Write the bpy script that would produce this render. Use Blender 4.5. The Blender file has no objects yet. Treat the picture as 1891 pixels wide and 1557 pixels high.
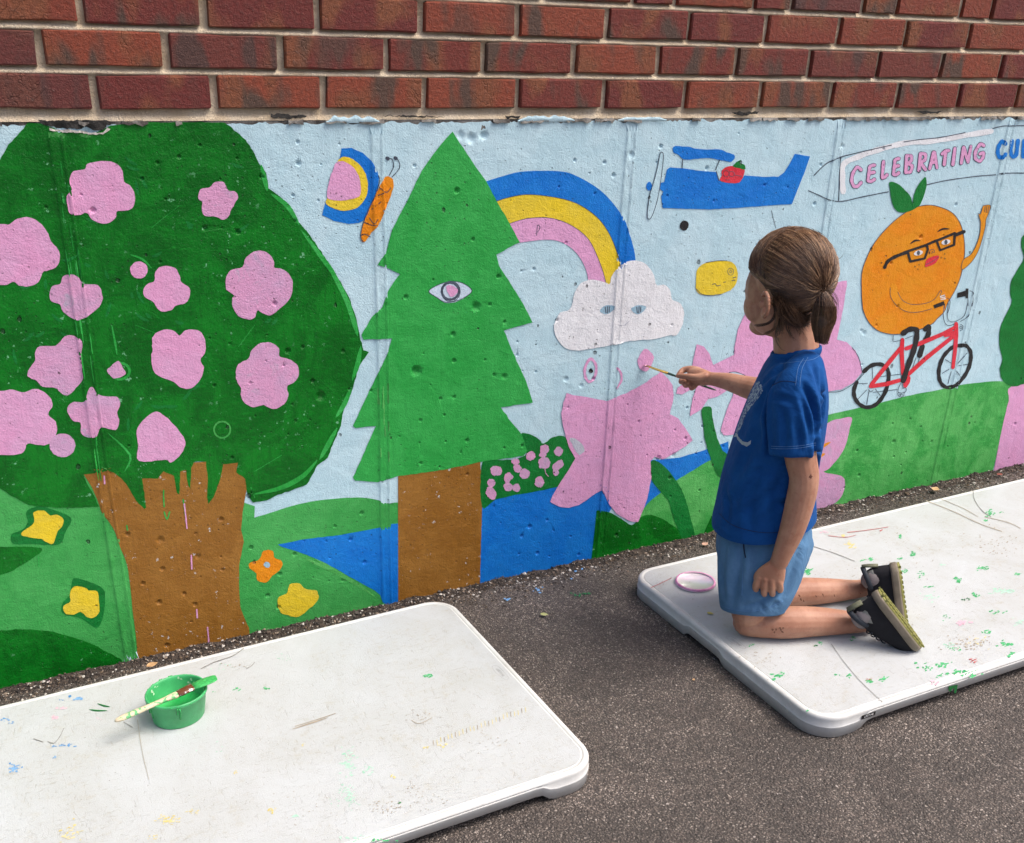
import bpy, bmesh, math, random
import numpy as np
from mathutils import Vector, noise
from mathutils.geometry import delaunay_2d_cdt
from mathutils.bvhtree import BVHTree
R = random.Random(7)
scene = bpy.context.scene
COL = scene.collection

# ------------------------------------------------------------------ camera, sky, sun, exposure
FOC, YAW, PIT, ROL = 1913.8, 0.44349, 0.4305, 0.03074
CAM = np.array([-0.16501, -2.0399, 1.149])
PX, PY = 945.5 - 16.26, 778.5 + 158.48            # principal point of the (cropped) photograph
fw = np.array([math.sin(YAW) * math.cos(PIT), math.cos(YAW) * math.cos(PIT), -math.sin(PIT)])
r0 = np.array([math.cos(YAW), -math.sin(YAW), 0.0]); u0 = np.cross(r0, fw)
rt = math.cos(ROL) * r0 + math.sin(ROL) * u0
up = -math.sin(ROL) * r0 + math.cos(ROL) * u0
cd = bpy.data.cameras.new('camera'); cam = bpy.data.objects.new('camera', cd); COL.objects.link(cam)
from mathutils import Matrix
cam.matrix_world = Matrix(((rt[0], up[0], -fw[0], CAM[0]), (rt[1], up[1], -fw[1], CAM[1]), (rt[2], up[2], -fw[2], CAM[2]), (0, 0, 0, 1)))
cd.sensor_width = 36; cd.lens = FOC / 1891 * 36; cd.sensor_fit = 'HORIZONTAL'
cd.shift_x = (945.5 - PX) / 1891; cd.shift_y = -(778.5 - PY) / 1891
cd.clip_start = 0.05; cd.clip_end = 400
scene.camera = cam

SUN_EL, SUN_AZ = math.radians(59), math.radians(120)     # azimuth clockwise from +Y
world = bpy.data.worlds.new('World'); scene.world = world; world.use_nodes = True
wn = world.node_tree; bg = wn.nodes['Background']
sky = wn.nodes.new('ShaderNodeTexSky'); sky.sky_type = 'NISHITA'; sky.sun_disc = False
sky.sun_elevation = SUN_EL; sky.sun_rotation = SUN_AZ
sky.dust_density = 6.0; sky.air_density = 0.7; sky.ozone_density = 1.0
wn.links.new(sky.outputs[0], bg.inputs[0]); bg.inputs[1].default_value = 0.15
ld = bpy.data.lights.new('sun', 'SUN'); sun = bpy.data.objects.new('sun', ld); COL.objects.link(sun)
ld.energy = 1.5; ld.angle = math.radians(34); ld.color = (1.0, 0.955, 0.90)
sd = Vector((math.sin(SUN_AZ) * math.cos(SUN_EL), math.cos(SUN_AZ) * math.cos(SUN_EL), math.sin(SUN_EL)))
sun.rotation_euler = sd.to_track_quat('Z', 'Y').to_euler()
scene.view_settings.view_transform = 'Standard'; scene.view_settings.look = 'None'
scene.view_settings.gamma = 1.0; scene.view_settings.use_curve_mapping = False
scene.view_settings.exposure = 0.72
scene.render.resolution_x = 1024; scene.render.resolution_y = 843

# ------------------------------------------------------------------ places
G0, GB, GC, TH = -0.1098, 0.02533, -0.0215, 0.048          # ground plane z = G0 + GB x + GC y ; table height
def ray(x, y): return fw + rt * (x - PX) / FOC - up * (y - PY) / FOC
def Wp(x, y):
    d = ray(x, y); t = -CAM[1] / d[1]; p = CAM + t * d; return p[0], p[2]
def gp(x, y, h=0.0):
    d = ray(x, y); n = np.array([-GB, -GC, 1.0]); return CAM + (G0 + h - CAM @ n) / (d @ n) * d
def tp(x, y, h=TH): return gp(x, y, h)
def gz(x, y): return G0 + GB * x + GC * y
KV = np.array([math.sin(.66), math.cos(.66), 0.0]); K0 = tp(1385, 1178)
def P(x, y, d=0.0):
    r = ray(x, y); return CAM + ((K0 - CAM) @ KV + d) / (r @ KV) * r
def scl(p): return float((np.asarray(p) - CAM) @ fw) / FOC

# ------------------------------------------------------------------ objects
def tag(o, label=None, cat=None, group=None, kind=None):
    if label: o['label'] = label
    if cat: o['category'] = cat
    if group: o['group'] = group
    if kind: o['kind'] = kind
    return o
def empty(name, loc, label, cat, group=None):
    o = bpy.data.objects.new(name, None); o.location = loc; o.empty_display_size = .05; COL.objects.link(o)
    return tag(o, label, cat, group)
def link(name, me, mat=None, parent=None, smooth=True):
    if mat is not None and not me.materials: me.materials.append(mat)
    if smooth: me.polygons.foreach_set('use_smooth', [True] * len(me.polygons))
    o = bpy.data.objects.new(name, me); COL.objects.link(o)
    if parent is not None:
        o.parent = parent; w = Vector((0, 0, 0)); q = parent
        while q is not None: w += q.location; q = q.parent
        o.matrix_parent_inverse = Matrix.Translation(-w)
    return o
def mk(name, vs, fs, mat=None, parent=None, smooth=True):
    me = bpy.data.meshes.new(name); me.from_pydata([tuple(map(float, v)) for v in vs], [], fs); me.update()
    return link(name, me, mat, parent, smooth)

# ------------------------------------------------------------------ materials
class NT:
    def __init__(s, name, group=False):
        if group:
            s.t = bpy.data.node_groups.new(name, 'ShaderNodeTree')
        else:
            s.m = bpy.data.materials.new(name); s.m.use_nodes = True; s.t = s.m.node_tree
            s.b = s.t.nodes['Principled BSDF']
    def n(s, typ, ins=None, **kw):
        nd = s.t.nodes.new('ShaderNode' + typ)
        for k, v in kw.items(): setattr(nd, k, v)
        for k, v in (ins or {}).items(): s.set(nd.inputs[k], v)
        return nd
    def set(s, sock, v):
        if isinstance(v, bpy.types.NodeSocket): s.t.links.new(v, sock)
        elif isinstance(v, bpy.types.Node): s.t.links.new(v.outputs[0], sock)
        else: sock.default_value = v
    def math(s, op, a, b=0.0, c=0.0, clamp=False):
        nd = s.t.nodes.new('ShaderNodeMath'); nd.operation = op; nd.use_clamp = clamp
        s.set(nd.inputs[0], a); s.set(nd.inputs[1], b); s.set(nd.inputs[2], c); return nd.outputs[0]
    def mix(s, f, a, b, mode='MIX'):
        nd = s.t.nodes.new('ShaderNodeMix'); nd.data_type = 'RGBA'; nd.blend_type = mode
        s.set(nd.inputs[0], f); s.set(nd.inputs[6], a); s.set(nd.inputs[7], b); return nd.outputs[2]
    def ramp(s, f, lo, hi):
        nd = s.t.nodes.new('ShaderNodeMapRange'); nd.clamp = True
        s.set(nd.inputs[0], f); nd.inputs[1].default_value = lo; nd.inputs[2].default_value = hi; return nd.outputs[0]
    def pos(s, scale=(1, 1, 1)):
        tc = s.n('TexCoord'); mp = s.n('Mapping', {'Vector': tc.outputs['Object'], 'Scale': scale}); return mp.outputs[0]
    def noise(s, scale, det=3, rough=.5, vec=None, dist=0.0):
        nd = s.n('TexNoise', {'Scale': scale, 'Detail': det, 'Roughness': rough, 'Distortion': dist})
        s.set(nd.inputs['Vector'], vec if vec is not None else s.pos()); return nd.outputs[0]
    def vor(s, scale, vec=None, feat='F1', rnd=1.0):
        nd = s.n('TexVoronoi', {'Scale': scale, 'Randomness': rnd}, feature=feat)
        s.set(nd.inputs['Vector'], vec if vec is not None else s.pos()); return nd
    def bump(s, h, dist, strength=1.0, normal=None):
        nd = s.n('Bump', {'Height': h, 'Distance': dist, 'Strength': strength})
        if normal is not None: s.set(nd.inputs['Normal'], normal)
        return nd.outputs[0]
def c4(c, k=1.0): return (min(c[0] * k, 1), min(c[1] * k, 1), min(c[2] * k, 1), 1)
def srgb(r, g, b):
    f = lambda v: (v / 255 / 12.92) if v < 10 else ((v / 255 + .055) / 1.055) ** 2.4
    return (f(r), f(g), f(b))

# shared relief of the cast concrete: roller stipple, board grain, pits with dirt and painted-in shade
def relief_group():
    s = NT('concrete_relief', True); t = s.t
    t.interface.new_socket('Normal', in_out='OUTPUT', socket_type='NodeSocketVector')
    t.interface.new_socket('Pit', in_out='OUTPUT', socket_type='NodeSocketFloat')
    out = t.nodes.new('NodeGroupOutput')
    g = s.n('NewGeometry'); p = g.outputs['Position']
    def mp(sc): return s.n('Mapping', {'Vector': p, 'Scale': sc}).outputs[0]
    st = s.noise(330, 4, .65, vec=p)
    gr = s.noise(1, 3, .6, vec=mp((170, 60, 9)))
    md = s.noise(28, 3, .6, vec=p, dist=.4)
    v1 = s.vor(34, vec=s.n('Mapping', {'Vector': p, 'Scale': (1, .15, .8)}).outputs[0])
    rnd = s.n('SeparateColor', {'Color': v1.outputs['Color']})
    wob = s.math('MULTIPLY', s.math('SUBTRACT', s.noise(190, 2, vec=p), .5), .16)
    d1 = s.math('ADD', v1.outputs['Distance'], wob)
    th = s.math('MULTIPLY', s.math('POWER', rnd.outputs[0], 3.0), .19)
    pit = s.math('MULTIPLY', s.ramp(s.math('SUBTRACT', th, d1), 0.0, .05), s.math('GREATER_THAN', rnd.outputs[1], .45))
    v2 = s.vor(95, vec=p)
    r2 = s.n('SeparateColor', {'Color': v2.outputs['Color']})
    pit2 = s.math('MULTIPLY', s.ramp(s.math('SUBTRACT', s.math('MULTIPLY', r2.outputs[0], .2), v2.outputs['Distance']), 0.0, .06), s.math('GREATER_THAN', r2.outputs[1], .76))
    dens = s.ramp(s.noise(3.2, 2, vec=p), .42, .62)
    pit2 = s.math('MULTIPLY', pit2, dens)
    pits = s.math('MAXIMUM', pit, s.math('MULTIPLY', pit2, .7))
    h = s.math('ADD', s.math('MULTIPLY', st, .50), s.math('MULTIPLY', gr, .13))
    h = s.math('ADD', h, s.math('MULTIPLY', md, .9))
    h = s.math('SUBTRACT', h, s.math('MULTIPLY', pits, 2.2))
    nb = s.bump(h, .0034, 1.0)
    t.links.new(nb, out.inputs[0]); t.links.new(pits, out.inputs[1])
    return t
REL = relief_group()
def paint(name, col, alt=None, rough=.42, mott=.35, under=None, streak=.12, chip_glint=0.0, spec=.28, cht=(1, 1, 1)):
    """emulsion paint on the concrete: uneven coats, brush streaks, flecks of wear and painted glints"""
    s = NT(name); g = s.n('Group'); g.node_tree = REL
    geo = s.n('NewGeometry'); p = geo.outputs['Position']
    alt = alt or tuple(v * 1.25 for v in col)
    n1 = s.noise(9, 4, .6, vec=p, dist=1.2)
    n2 = s.noise(1, 3, .6, vec=s.n('Mapping', {'Vector': p, 'Scale': (40, 40, 150), 'Rotation': (0, .5, 0)}).outputs[0], dist=.5)
    n3 = s.noise(1, 3, .6, vec=s.n('Mapping', {'Vector': p, 'Scale': (150, 40, 14)}).outputs[0])
    c = s.mix(s.math('MULTIPLY', s.ramp(n1, .40, .62), mott), c4(col), c4(alt))
    c = s.mix(s.math('MULTIPLY', s.ramp(n2, .52, .68), streak), c, c4(alt, 1.15))
    c = s.mix(s.math('MULTIPLY', s.ramp(n3, .52, .70), streak), c, c4(col, .72))
    if under is not None:
        n4 = s.noise(22, 5, .65, vec=p, dist=1.5)
        c = s.mix(s.math('MULTIPLY', s.ramp(n4, .58, .72), .75), c, c4(under))
    if chip_glint:
        n5 = s.noise(70, 4, .7, vec=p); n6 = s.noise(7, 2, vec=p)
        c = s.mix(s.math('MULTIPLY', s.ramp(n5, .64, .66), s.ramp(n6, .46, .56)), c, (chip_glint * cht[0], chip_glint * cht[1], chip_glint * cht[2], 1))
    c = s.mix(s.math('MULTIPLY', g.outputs[1], .8), c, s.mix(.75, c, (.02, .022, .025, 1)))  # pits darkened in the colour: painted shade as well as dirt
    s.set(s.b.inputs['Base Color'], c); s.set(s.b.inputs['Normal'], g.outputs[0])
    s.set(s.b.inputs['Roughness'], s.math('ADD', s.math('MULTIPLY', n1, .25), rough - .12))
    s.b.inputs['Specular IOR Level'].default_value = spec
    return s.m
def plain(name, col, rough=.5, var=.15, nscale=60, bump=.0004, bscale=300, spec=.5, metal=0.0, sss=0.0, alt=None, trans=0.0):
    s = NT(name)
    n1 = s.noise(nscale, 4, .6); n2 = s.noise(bscale, 3, .6)
    c = s.mix(s.ramp(n1, .35, .7), c4(col, 1 - var), c4(alt or col, 1 + (0 if alt else var)))
    s.set(s.b.inputs['Base Color'], c); s.b.inputs['Roughness'].default_value = rough
    s.b.inputs['Specular IOR Level'].default_value = spec; s.b.inputs['Metallic'].default_value = metal
    if trans: s.b.inputs['Transmission Weight'].default_value = trans
    if sss:
        s.b.inputs['Subsurface Weight'].default_value = sss; s.b.inputs['Subsurface Radius'].default_value = (.008, .003, .0015)
        s.b.inputs['Subsurface Scale'].default_value = 1.0
    if bump: s.set(s.b.inputs['Normal'], s.bump(n2, bump))
    return s.m

GREENX = (.035, .33, .085)
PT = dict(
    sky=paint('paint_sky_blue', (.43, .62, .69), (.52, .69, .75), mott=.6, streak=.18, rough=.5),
    dark=paint('paint_dark_green', (.0004, .105, .006), (.003, .19, .012), rough=.26, mott=.8, streak=.45, chip_glint=.42, cht=(.35, 1, .5), spec=.22),  # pale green specks are glints of the glossy coat, painted into the colour
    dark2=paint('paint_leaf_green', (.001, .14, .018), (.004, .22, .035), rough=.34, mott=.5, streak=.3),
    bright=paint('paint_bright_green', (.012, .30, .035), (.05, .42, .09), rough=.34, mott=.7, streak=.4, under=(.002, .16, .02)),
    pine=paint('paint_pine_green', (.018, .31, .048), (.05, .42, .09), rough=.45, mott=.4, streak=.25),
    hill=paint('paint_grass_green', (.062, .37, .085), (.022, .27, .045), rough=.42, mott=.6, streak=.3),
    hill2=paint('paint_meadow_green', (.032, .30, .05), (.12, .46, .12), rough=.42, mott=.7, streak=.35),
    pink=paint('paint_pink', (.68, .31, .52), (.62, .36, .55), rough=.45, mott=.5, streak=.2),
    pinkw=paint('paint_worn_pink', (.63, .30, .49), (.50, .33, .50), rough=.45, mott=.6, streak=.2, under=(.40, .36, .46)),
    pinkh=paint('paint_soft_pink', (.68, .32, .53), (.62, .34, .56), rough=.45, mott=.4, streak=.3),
    brown=paint('paint_brown', (.25, .105, .014), (.34, .16, .03), rough=.38, mott=.5, streak=.3, chip_glint=.55),
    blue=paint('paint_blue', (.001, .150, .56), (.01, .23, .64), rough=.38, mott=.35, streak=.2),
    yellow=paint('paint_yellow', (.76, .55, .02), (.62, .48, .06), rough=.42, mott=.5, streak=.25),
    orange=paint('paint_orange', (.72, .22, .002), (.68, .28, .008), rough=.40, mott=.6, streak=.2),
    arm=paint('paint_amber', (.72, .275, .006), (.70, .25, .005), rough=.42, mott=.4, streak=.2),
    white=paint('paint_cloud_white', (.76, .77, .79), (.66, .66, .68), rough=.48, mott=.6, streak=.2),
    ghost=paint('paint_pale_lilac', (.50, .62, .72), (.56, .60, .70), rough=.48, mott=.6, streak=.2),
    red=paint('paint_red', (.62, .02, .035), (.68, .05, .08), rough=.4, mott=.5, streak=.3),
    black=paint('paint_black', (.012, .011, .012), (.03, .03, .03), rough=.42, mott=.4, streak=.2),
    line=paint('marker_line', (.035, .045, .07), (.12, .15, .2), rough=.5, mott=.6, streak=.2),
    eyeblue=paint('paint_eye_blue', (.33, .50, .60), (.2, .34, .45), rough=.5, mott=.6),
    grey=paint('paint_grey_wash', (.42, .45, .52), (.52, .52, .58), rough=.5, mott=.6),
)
# bare concrete with ground-in dirt
s = NT('bare_concrete'); g = s.n('Group'); g.node_tree = REL
n1 = s.noise(30, 5, .65)
s.set(s.b.inputs['Base Color'], s.mix(s.ramp(n1, .4, .66), (.035, .03, .026, 1), (.24, .23, .21, 1)))
s.set(s.b.inputs['Normal'], g.outputs[0]); s.b.inputs['Roughness'].default_value = .85
M_CONC = s.m
# brick faces: each brick its own fire colour, with bands of darker and more orange flash
s = NT('red_brick'); oi = s.n('ObjectInfo'); rnd = oi.outputs['Random']
tc = s.n('TexCoord'); gen = tc.outputs['Object']
off = s.n('VectorMath', {0: gen}, operation='ADD'); cmb = s.n('CombineXYZ', {0: s.math('MULTIPLY', rnd, 37.0), 1: 0.0, 2: s.math('MULTIPLY', rnd, 11.0)})
s.set(off.inputs[1], cmb.outputs[0]); pv = off.outputs[0]
band = s.noise(1, 2, .45, vec=s.n('Mapping', {'Vector': pv, 'Scale': (19, 19, 7)}).outputs[0], dist=.12)
band2 = s.noise(1, 2, .45, vec=s.n('Mapping', {'Vector': pv, 'Scale': (12, 12, 7), 'Location': (5, 3, 1)}).outputs[0])
fine = s.noise(120, 5, .7, vec=pv); spk = s.noise(420, 3, .6, vec=pv)
base = s.mix(s.ramp(s.math('FRACT', s.math('MULTIPLY', rnd, 3.77)), .2, .8), (.15, .022, .018, 1), (.25, .050, .022, 1))
base = s.mix(s.ramp(band2, .50, .60), base, (.22, .068, .028, 1))
r2 = s.math('FRACT', s.math('MULTIPLY', rnd, 7.31))
flash = s.math('MULTIPLY', s.ramp(band, .53, .63), s.ramp(r2, .25, .45))
base = s.mix(s.math('MULTIPLY', flash, .9), base, (.075, .050, .036, 1))
base = s.mix(s.ramp(r2, .86, .92), base, s.mix(.55, base, (.075, .022, .028, 1)))
base = s.mix(s.math('MULTIPLY', s.ramp(fine, .42, .62), .55), base, s.mix(.6, base, (.02, .008, .007, 1)))
base = s.mix(s.math('MULTIPLY', s.ramp(spk, .58, .7), .5), base, s.mix(.6, base, (.42, .20, .13, 1)))
base = s.mix(s.math('MULTIPLY', s.ramp(fine, .62, .72), .16), base, (.55, .42, .36, 1))
hh = s.math('ADD', s.math('MULTIPLY', fine, .8), s.math('MULTIPLY', spk, .35))
crk = s.n('TexWave', {'Vector': pv, 'Scale': 2.5, 'Distortion': 22.0, 'Detail': 4.0, 'Detail Scale': 6.0})
hh = s.math('SUBTRACT', hh, s.math('MULTIPLY', s.math('MULTIPLY', s.ramp(crk.outputs[1], .97, 1.0), s.ramp(band2, .5, .6)), .35))
s.set(s.b.inputs['Base Color'], base); s.set(s.b.inputs['Normal'], s.bump(hh, .0055, 1.0)); s.b.inputs['Roughness'].default_value = .68
s.b.inputs['Specular IOR Level'].default_value = .35
M_BRICK = s.m
s = NT('mortar'); n1 = s.noise(25, 4); n2 = s.noise(260, 4, .7)
s.set(s.b.inputs['Base Color'], s.mix(s.ramp(n1, .35, .7), (.37, .27, .18, 1), (.50, .41, .30, 1)))
s.set(s.b.inputs['Base Color'], s.mix(s.ramp(n2, .62, .72), s.mix(s.ramp(n1, .35, .7), (.62, .49, .33, 1), (.74, .63, .47, 1)), (.36, .27, .18, 1)))
s.set(s.b.inputs['Normal'], s.bump(s.math('ADD', n2, s.math('MULTIPLY', s.noise(75, 3, .6), .8)), .0050)); s.b.inputs['Roughness'].default_value = .9
M_MORT = s.m
# asphalt with exposed aggregate
s = NT('asphalt'); p = s.pos()
v1 = s.vor(210, vec=p); sc1 = s.n('SeparateColor', {'Color': v1.outputs['Color']})
v2 = s.vor(480, vec=p); sc2 = s.n('SeparateColor', {'Color': v2.outputs['Color']})
big = s.noise(2.6, 6, .7, vec=p, dist=.8); mid = s.noise(30, 4, .6, vec=p)
st1 = s.mix(s.ramp(sc1.outputs[0], .1, 1.0), (.045, .038, .034, 1), (.225, .180, .152, 1))
st1 = s.mix(s.math('GREATER_THAN', sc1.outputs[1], .94), st1, (.44, .38, .33, 1))
st2 = s.mix(s.math('GREATER_THAN', sc2.outputs[1], .88), (.070, .058, .050, 1), (.34, .285, .245, 1))
c = s.mix(s.ramp(v1.outputs['Distance'], .30, .55), st1, st2)
c = s.mix(s.math('MULTIPLY', s.ramp(big, .40, .58), .95), c, s.mix(.55, c, (.030, .025, .022, 1)))
c = s.mix(s.math('MULTIPLY', s.ramp(mid, .5, .7), .4), c, s.mix(.5, c, (.16, .12, .10, 1)))
s.set(s.b.inputs['Base Color'], c); s.b.inputs['Roughness'].default_value = .72
hb = s.math('ADD', s.math('MULTIPLY', v1.outputs['Distance'], -.9), s.math('MULTIPLY', v2.outputs['Distance'], -.45))
hb = s.math('ADD', hb, s.math('MULTIPLY', mid, .6))
s.set(s.b.inputs['Normal'], s.bump(hb, .0042, 1.0)); M_ASPH = s.m
# debris by island
def islandmat(name, cols, rough=.85):
    s = NT(name); g = s.n('NewGeometry'); rm = s.t.nodes.new('ShaderNodeValToRGB'); rm.color_ramp.interpolation = 'CONSTANT'
    e = rm.color_ramp.elements
    while len(e) < len(cols): e.new(.5)
    for i, cc in enumerate(cols): e[i].position = i / len(cols); e[i].color = c4(cc)
    s.set(rm.inputs[0], g.outputs['Random Per Island']); s.set(s.b.inputs['Base Color'], rm.outputs[0]); s.b.inputs['Roughness'].default_value = rough
    return s.m
M_DEB = islandmat('dirt_crumbs', [(.03, .024, .02), (.05, .038, .03), (.02, .016, .014), (.09, .065, .048), (.06, .05, .042), (.04, .03, .024), (.22, .17, .13), (.03, .022, .018), (.45, .42, .38), (.10, .07, .045)])
# moulded table plastic: scuffs, grime, faint paint haze
s = NT('white_table_plastic'); p = s.pos()
a = s.noise(1, 4, .75, vec=s.n('Mapping', {'Vector': p, 'Scale': (60, 260, 60), 'Rotation': (0, 0, .35)}).outputs[0], dist=.7)
b_ = s.noise(1, 4, .75, vec=s.n('Mapping', {'Vector': p, 'Scale': (240, 50, 60), 'Rotation': (0, 0, -.5)}).outputs[0], dist=.7)
cl = s.noise(5, 5, .65, vec=p, dist=.8); cl2 = s.noise(60, 5, .7, vec=p)
c = s.mix(s.ramp(cl, .3, .7), (.485, .51, .522, 1), (.425, .44, .432, 1))
scr = s.math('MAXIMUM', s.ramp(a, .585, .66), s.ramp(b_, .59, .67))
c = s.mix(s.math('MULTIPLY', scr, s.math('ADD', s.math('MULTIPLY', s.ramp(cl, .36, .60), .38), .08)), c, (.30, .26, .20, 1))
c = s.mix(s.math('MULTIPLY', s.ramp(cl2, .54, .66), s.math('MULTIPLY', s.ramp(cl, .40, .60), .35)), c, (.38, .34, .25, 1))
s.set(s.b.inputs['Base Color'], c); s.b.inputs['Roughness'].default_value = .48
s.set(s.b.inputs['Normal'], s.bump(s.math('ADD', s.noise(420, 3, .6, vec=p), s.math('MULTIPLY', scr, -.4)), .0005)); M_TAB = s.m
s = NT('table_rim_plastic'); n1 = s.noise(18, 5, .7); n2 = s.noise(1, 4, .7, vec=s.pos((30, 200, 200)))
c = s.mix(s.ramp(n1, .35, .7), (.62, .63, .615, 1), (.52, .515, .49, 1)); c = s.mix(s.math('MULTIPLY', s.ramp(n2, .62, .72), .3), c, (.20, .17, .13, 1))
s.set(s.b.inputs['Base Color'], c); s.b.inputs['Roughness'].default_value = .5; s.set(s.b.inputs['Normal'], s.bump(n1, .0006)); M_RIM = s.m
M_METAL = plain('dark_steel_frame', (.02, .02, .021), .45, spec=.5)
M_PLATE = plain('black_badge', (.008, .008, .01), .3); M_PLW = plain('badge_letters', (.5, .5, .5), .5)
M_EMB = plain('moulded_mark_grey', (.36, .36, .36), .6)
TG = plain('spilt_green', (.03, .34, .10), .4, alt=(.10, .48, .20)); TGL = plain('smeared_mint', (.30, .58, .42), .5, alt=(.45, .66, .55))
TDG = plain('spilt_dark_green', (.006, .14, .03), .4); TY = plain('smeared_yellow', (.66, .55, .16), .5, alt=(.6, .55, .35))
TB = plain('smeared_blue', (.05, .24, .55), .45, alt=(.25, .42, .62)); TP = plain('smeared_pink', (.70, .40, .50), .5, alt=(.66, .5, .55))
TR = plain('smeared_red', (.45, .08, .08), .5); TS = plain('scratch_brown', (.36, .31, .24), .7); TK = plain('scratch_dark', (.21, .20, .18), .6)
STAIN = dict(g=TG, m=TGL, d=TDG, y=TY, b=TB, p=TP, r=TR, s=TS, k=TK)

# ------------------------------------------------------------------ setting: ground
S = 45
mk('ground', [(-S, -S, gz(-S, -S)), (S, -S, gz(S, -S)), (S, S, gz(S, S)), (-S, S, gz(-S, S))], [(0, 1, 2, 3)], M_ASPH, smooth=False)['kind'] = 'structure'

# ------------------------------------------------------------------ relief function of the cast wall
SEAMS = [-.655, -.0737, .509, 1.084, 1.662, 2.228, 2.80, 3.37]
OFFS = [-.0135, -.0105, -.0075, -.0035, 0.0, .0035, .0075, .0105, .0135]
HGT = [0, .0034, .0008, .0024, .0008, .0022, .0006, .0036, 0]
ZS = np.arange(-.2, 1.02, .009)
JIT = np.random.RandomState(3).uniform(-.0014, .0016, (len(SEAMS), len(OFFS), len(ZS)))
JIT = JIT * .55 + .45 * np.roll(JIT, 1, 2); JIT *= .62
JIT[:, 0, :] = 0; JIT[:, -1, :] = 0
def seamx(i, z): return SEAMS[i] + .0016 * math.sin(z * 7 + i * 2.1)
PITS = []
def pit(x, y, r, dep=.006):
    px, pz = Wp(x, y); PITS.append((px, pz, min(r, 14) * .00078, min(dep, r * .0008)))
for q in [(768, 684, 15, .011), (878, 566, 13, .008), (904, 562, 6), (592, 731, 13, .008), (577, 703, 7), (843, 352, 8), (873, 442, 6), (836, 617, 8), (838, 666, 7),
          (531, 648, 8), (633, 648, 6), (545, 777, 5), (931, 695, 9), (912, 692, 6), (838, 733, 6), (776, 776, 6), (777, 855, 6), (813, 736, 6), (1028, 591, 5),
          (1240, 600, 5), (1045, 700, 9, .004), (1091, 684, 6, .008), (1096, 699, 6, .006), (1073, 712, 7, .003), (978, 1132 - 8, 5), (647, 996, 6), (673, 1038, 7), (516, 1060, 7),
          (1700, 437, 8, .007), (1657, 565, 6), (1645, 485, 6), (1618, 600, 5), (1700, 788, 5), (1648, 782, 5), (1650, 815, 8), (1720, 815, 6), (1586, 877, 7), (1650, 843, 5), (1582, 832, 6),
          (1596, 615, 9, .004), (1765, 378, 7, .004), (1590, 610, 6, .004), (296, 997, 10, .005), (365, 1027, 8, .004), (293, 1112, 8, .006), (340, 1096, 6), (300, 1050, 7), (308, 1192, 8), (264, 1077, 6),
          (978, 972, 8), (992, 1021, 7), (1068, 1024, 6), (1010, 960, 5), (1243, 850 - 10, 9, .004), (1215, 845, 9, .006), (1265, 809, 6), (870, 255, 22, .006), (893, 250, 12, .007), (850, 250, 12, .004), (110, 238, 16, .006), (160, 240, 18, .009),
          (60, 1268, 8), (330, 289, 5), (290, 300, 5), (262, 330, 5), (482, 326, 6), (541, 361, 5), (1116, 300, 6), (1165, 285, 9, .004), (1555, 270, 8, .004), (1045, 448, 5), (986, 497, 6)]:
    pit(*q)
pr = random.Random(31)
while len(PITS) < 215:
    cx_, cy_, cr_ = pr.choice(((300, 330, 90), (520, 700, 70), (880, 600, 60), (860, 780, 60), (600, 1050, 60), (330, 1080, 80), (1000, 1010, 70), (1400, 260, 90), (1150, 270, 60), (1650, 830, 80), (600, 260, 70), (1230, 800, 60), (950, 945, 944), (945, 500, 900)))
    x_, y_ = pr.gauss(cx_, cr_), pr.gauss(cy_, cr_)
    if 0 < x_ < 1891 and 228 < y_ < 1250 - .22 * x_ and all(abs(x_ - q_) > 0 for q_ in (1,)):
        X_, Z_ = Wp(x_, y_)
        if Z_ < .955 and all(math.dist((X_, Z_), p[:2]) > .03 for p in PITS) and all(abs(X_ - sx) > .022 for sx in SEAMS): pit(x_, y_, pr.choice((3.2, 3.6, 4, 4.5, 5.5, 7)))
PITS = np.array([(p[0], p[1], p[2], p[3]) for p in PITS])
RNG = np.random.RandomState(11)
RINGS = []
for p in PITS:
    RINGS.append((p[0], p[1]))
    for k, rr in enumerate((.45, .8, 1.15, 1.35)):
        for a in range(9):
            t = a * 2 * math.pi / 9 + k * .3; j = RNG.uniform(.8, 1.2)
            RINGS.append((p[0] + p[2] * rr * j * math.cos(t), p[1] + p[2] * rr * j * math.sin(t)))
def hrel(x, z):
    h = 0.0
    for i in range(len(SEAMS)):
        dx = x - seamx(i, z)
        if abs(dx) < .0136:
            fz = (z - ZS[0]) / .009; k = max(0, min(len(ZS) - 2, int(fz))); fz = min(max(fz - k, 0), 1)
            for j in range(len(OFFS) - 1):
                if OFFS[j] <= dx <= OFFS[j + 1]:
                    t = (dx - OFFS[j]) / (OFFS[j + 1] - OFFS[j])
                    a = HGT[j] + JIT[i, j, k] * (1 - fz) + JIT[i, j, k + 1] * fz
                    b = HGT[j + 1] + JIT[i, j + 1, k] * (1 - fz) + JIT[i, j + 1, k + 1] * fz
                    h += (a * (1 - t) + b * t) * min(1, max(0, (.972 - z) / .012))
    d = np.hypot(PITS[:, 0] - x, (PITS[:, 1] - z)) / PITS[:, 2]
    m = d < 1.1
    if m.any():
        h -= float(np.max(PITS[m, 3] * np.clip(1.12 - d[m] ** 1.5, 0, 1)))
    return h
RP = []
for i in range(len(SEAMS)):
    for j, o in enumerate(OFFS):
        for z in ZS:
            RP.append((seamx(i, z) + o * .999, z))
RP = np.array(RP + RINGS)

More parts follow.
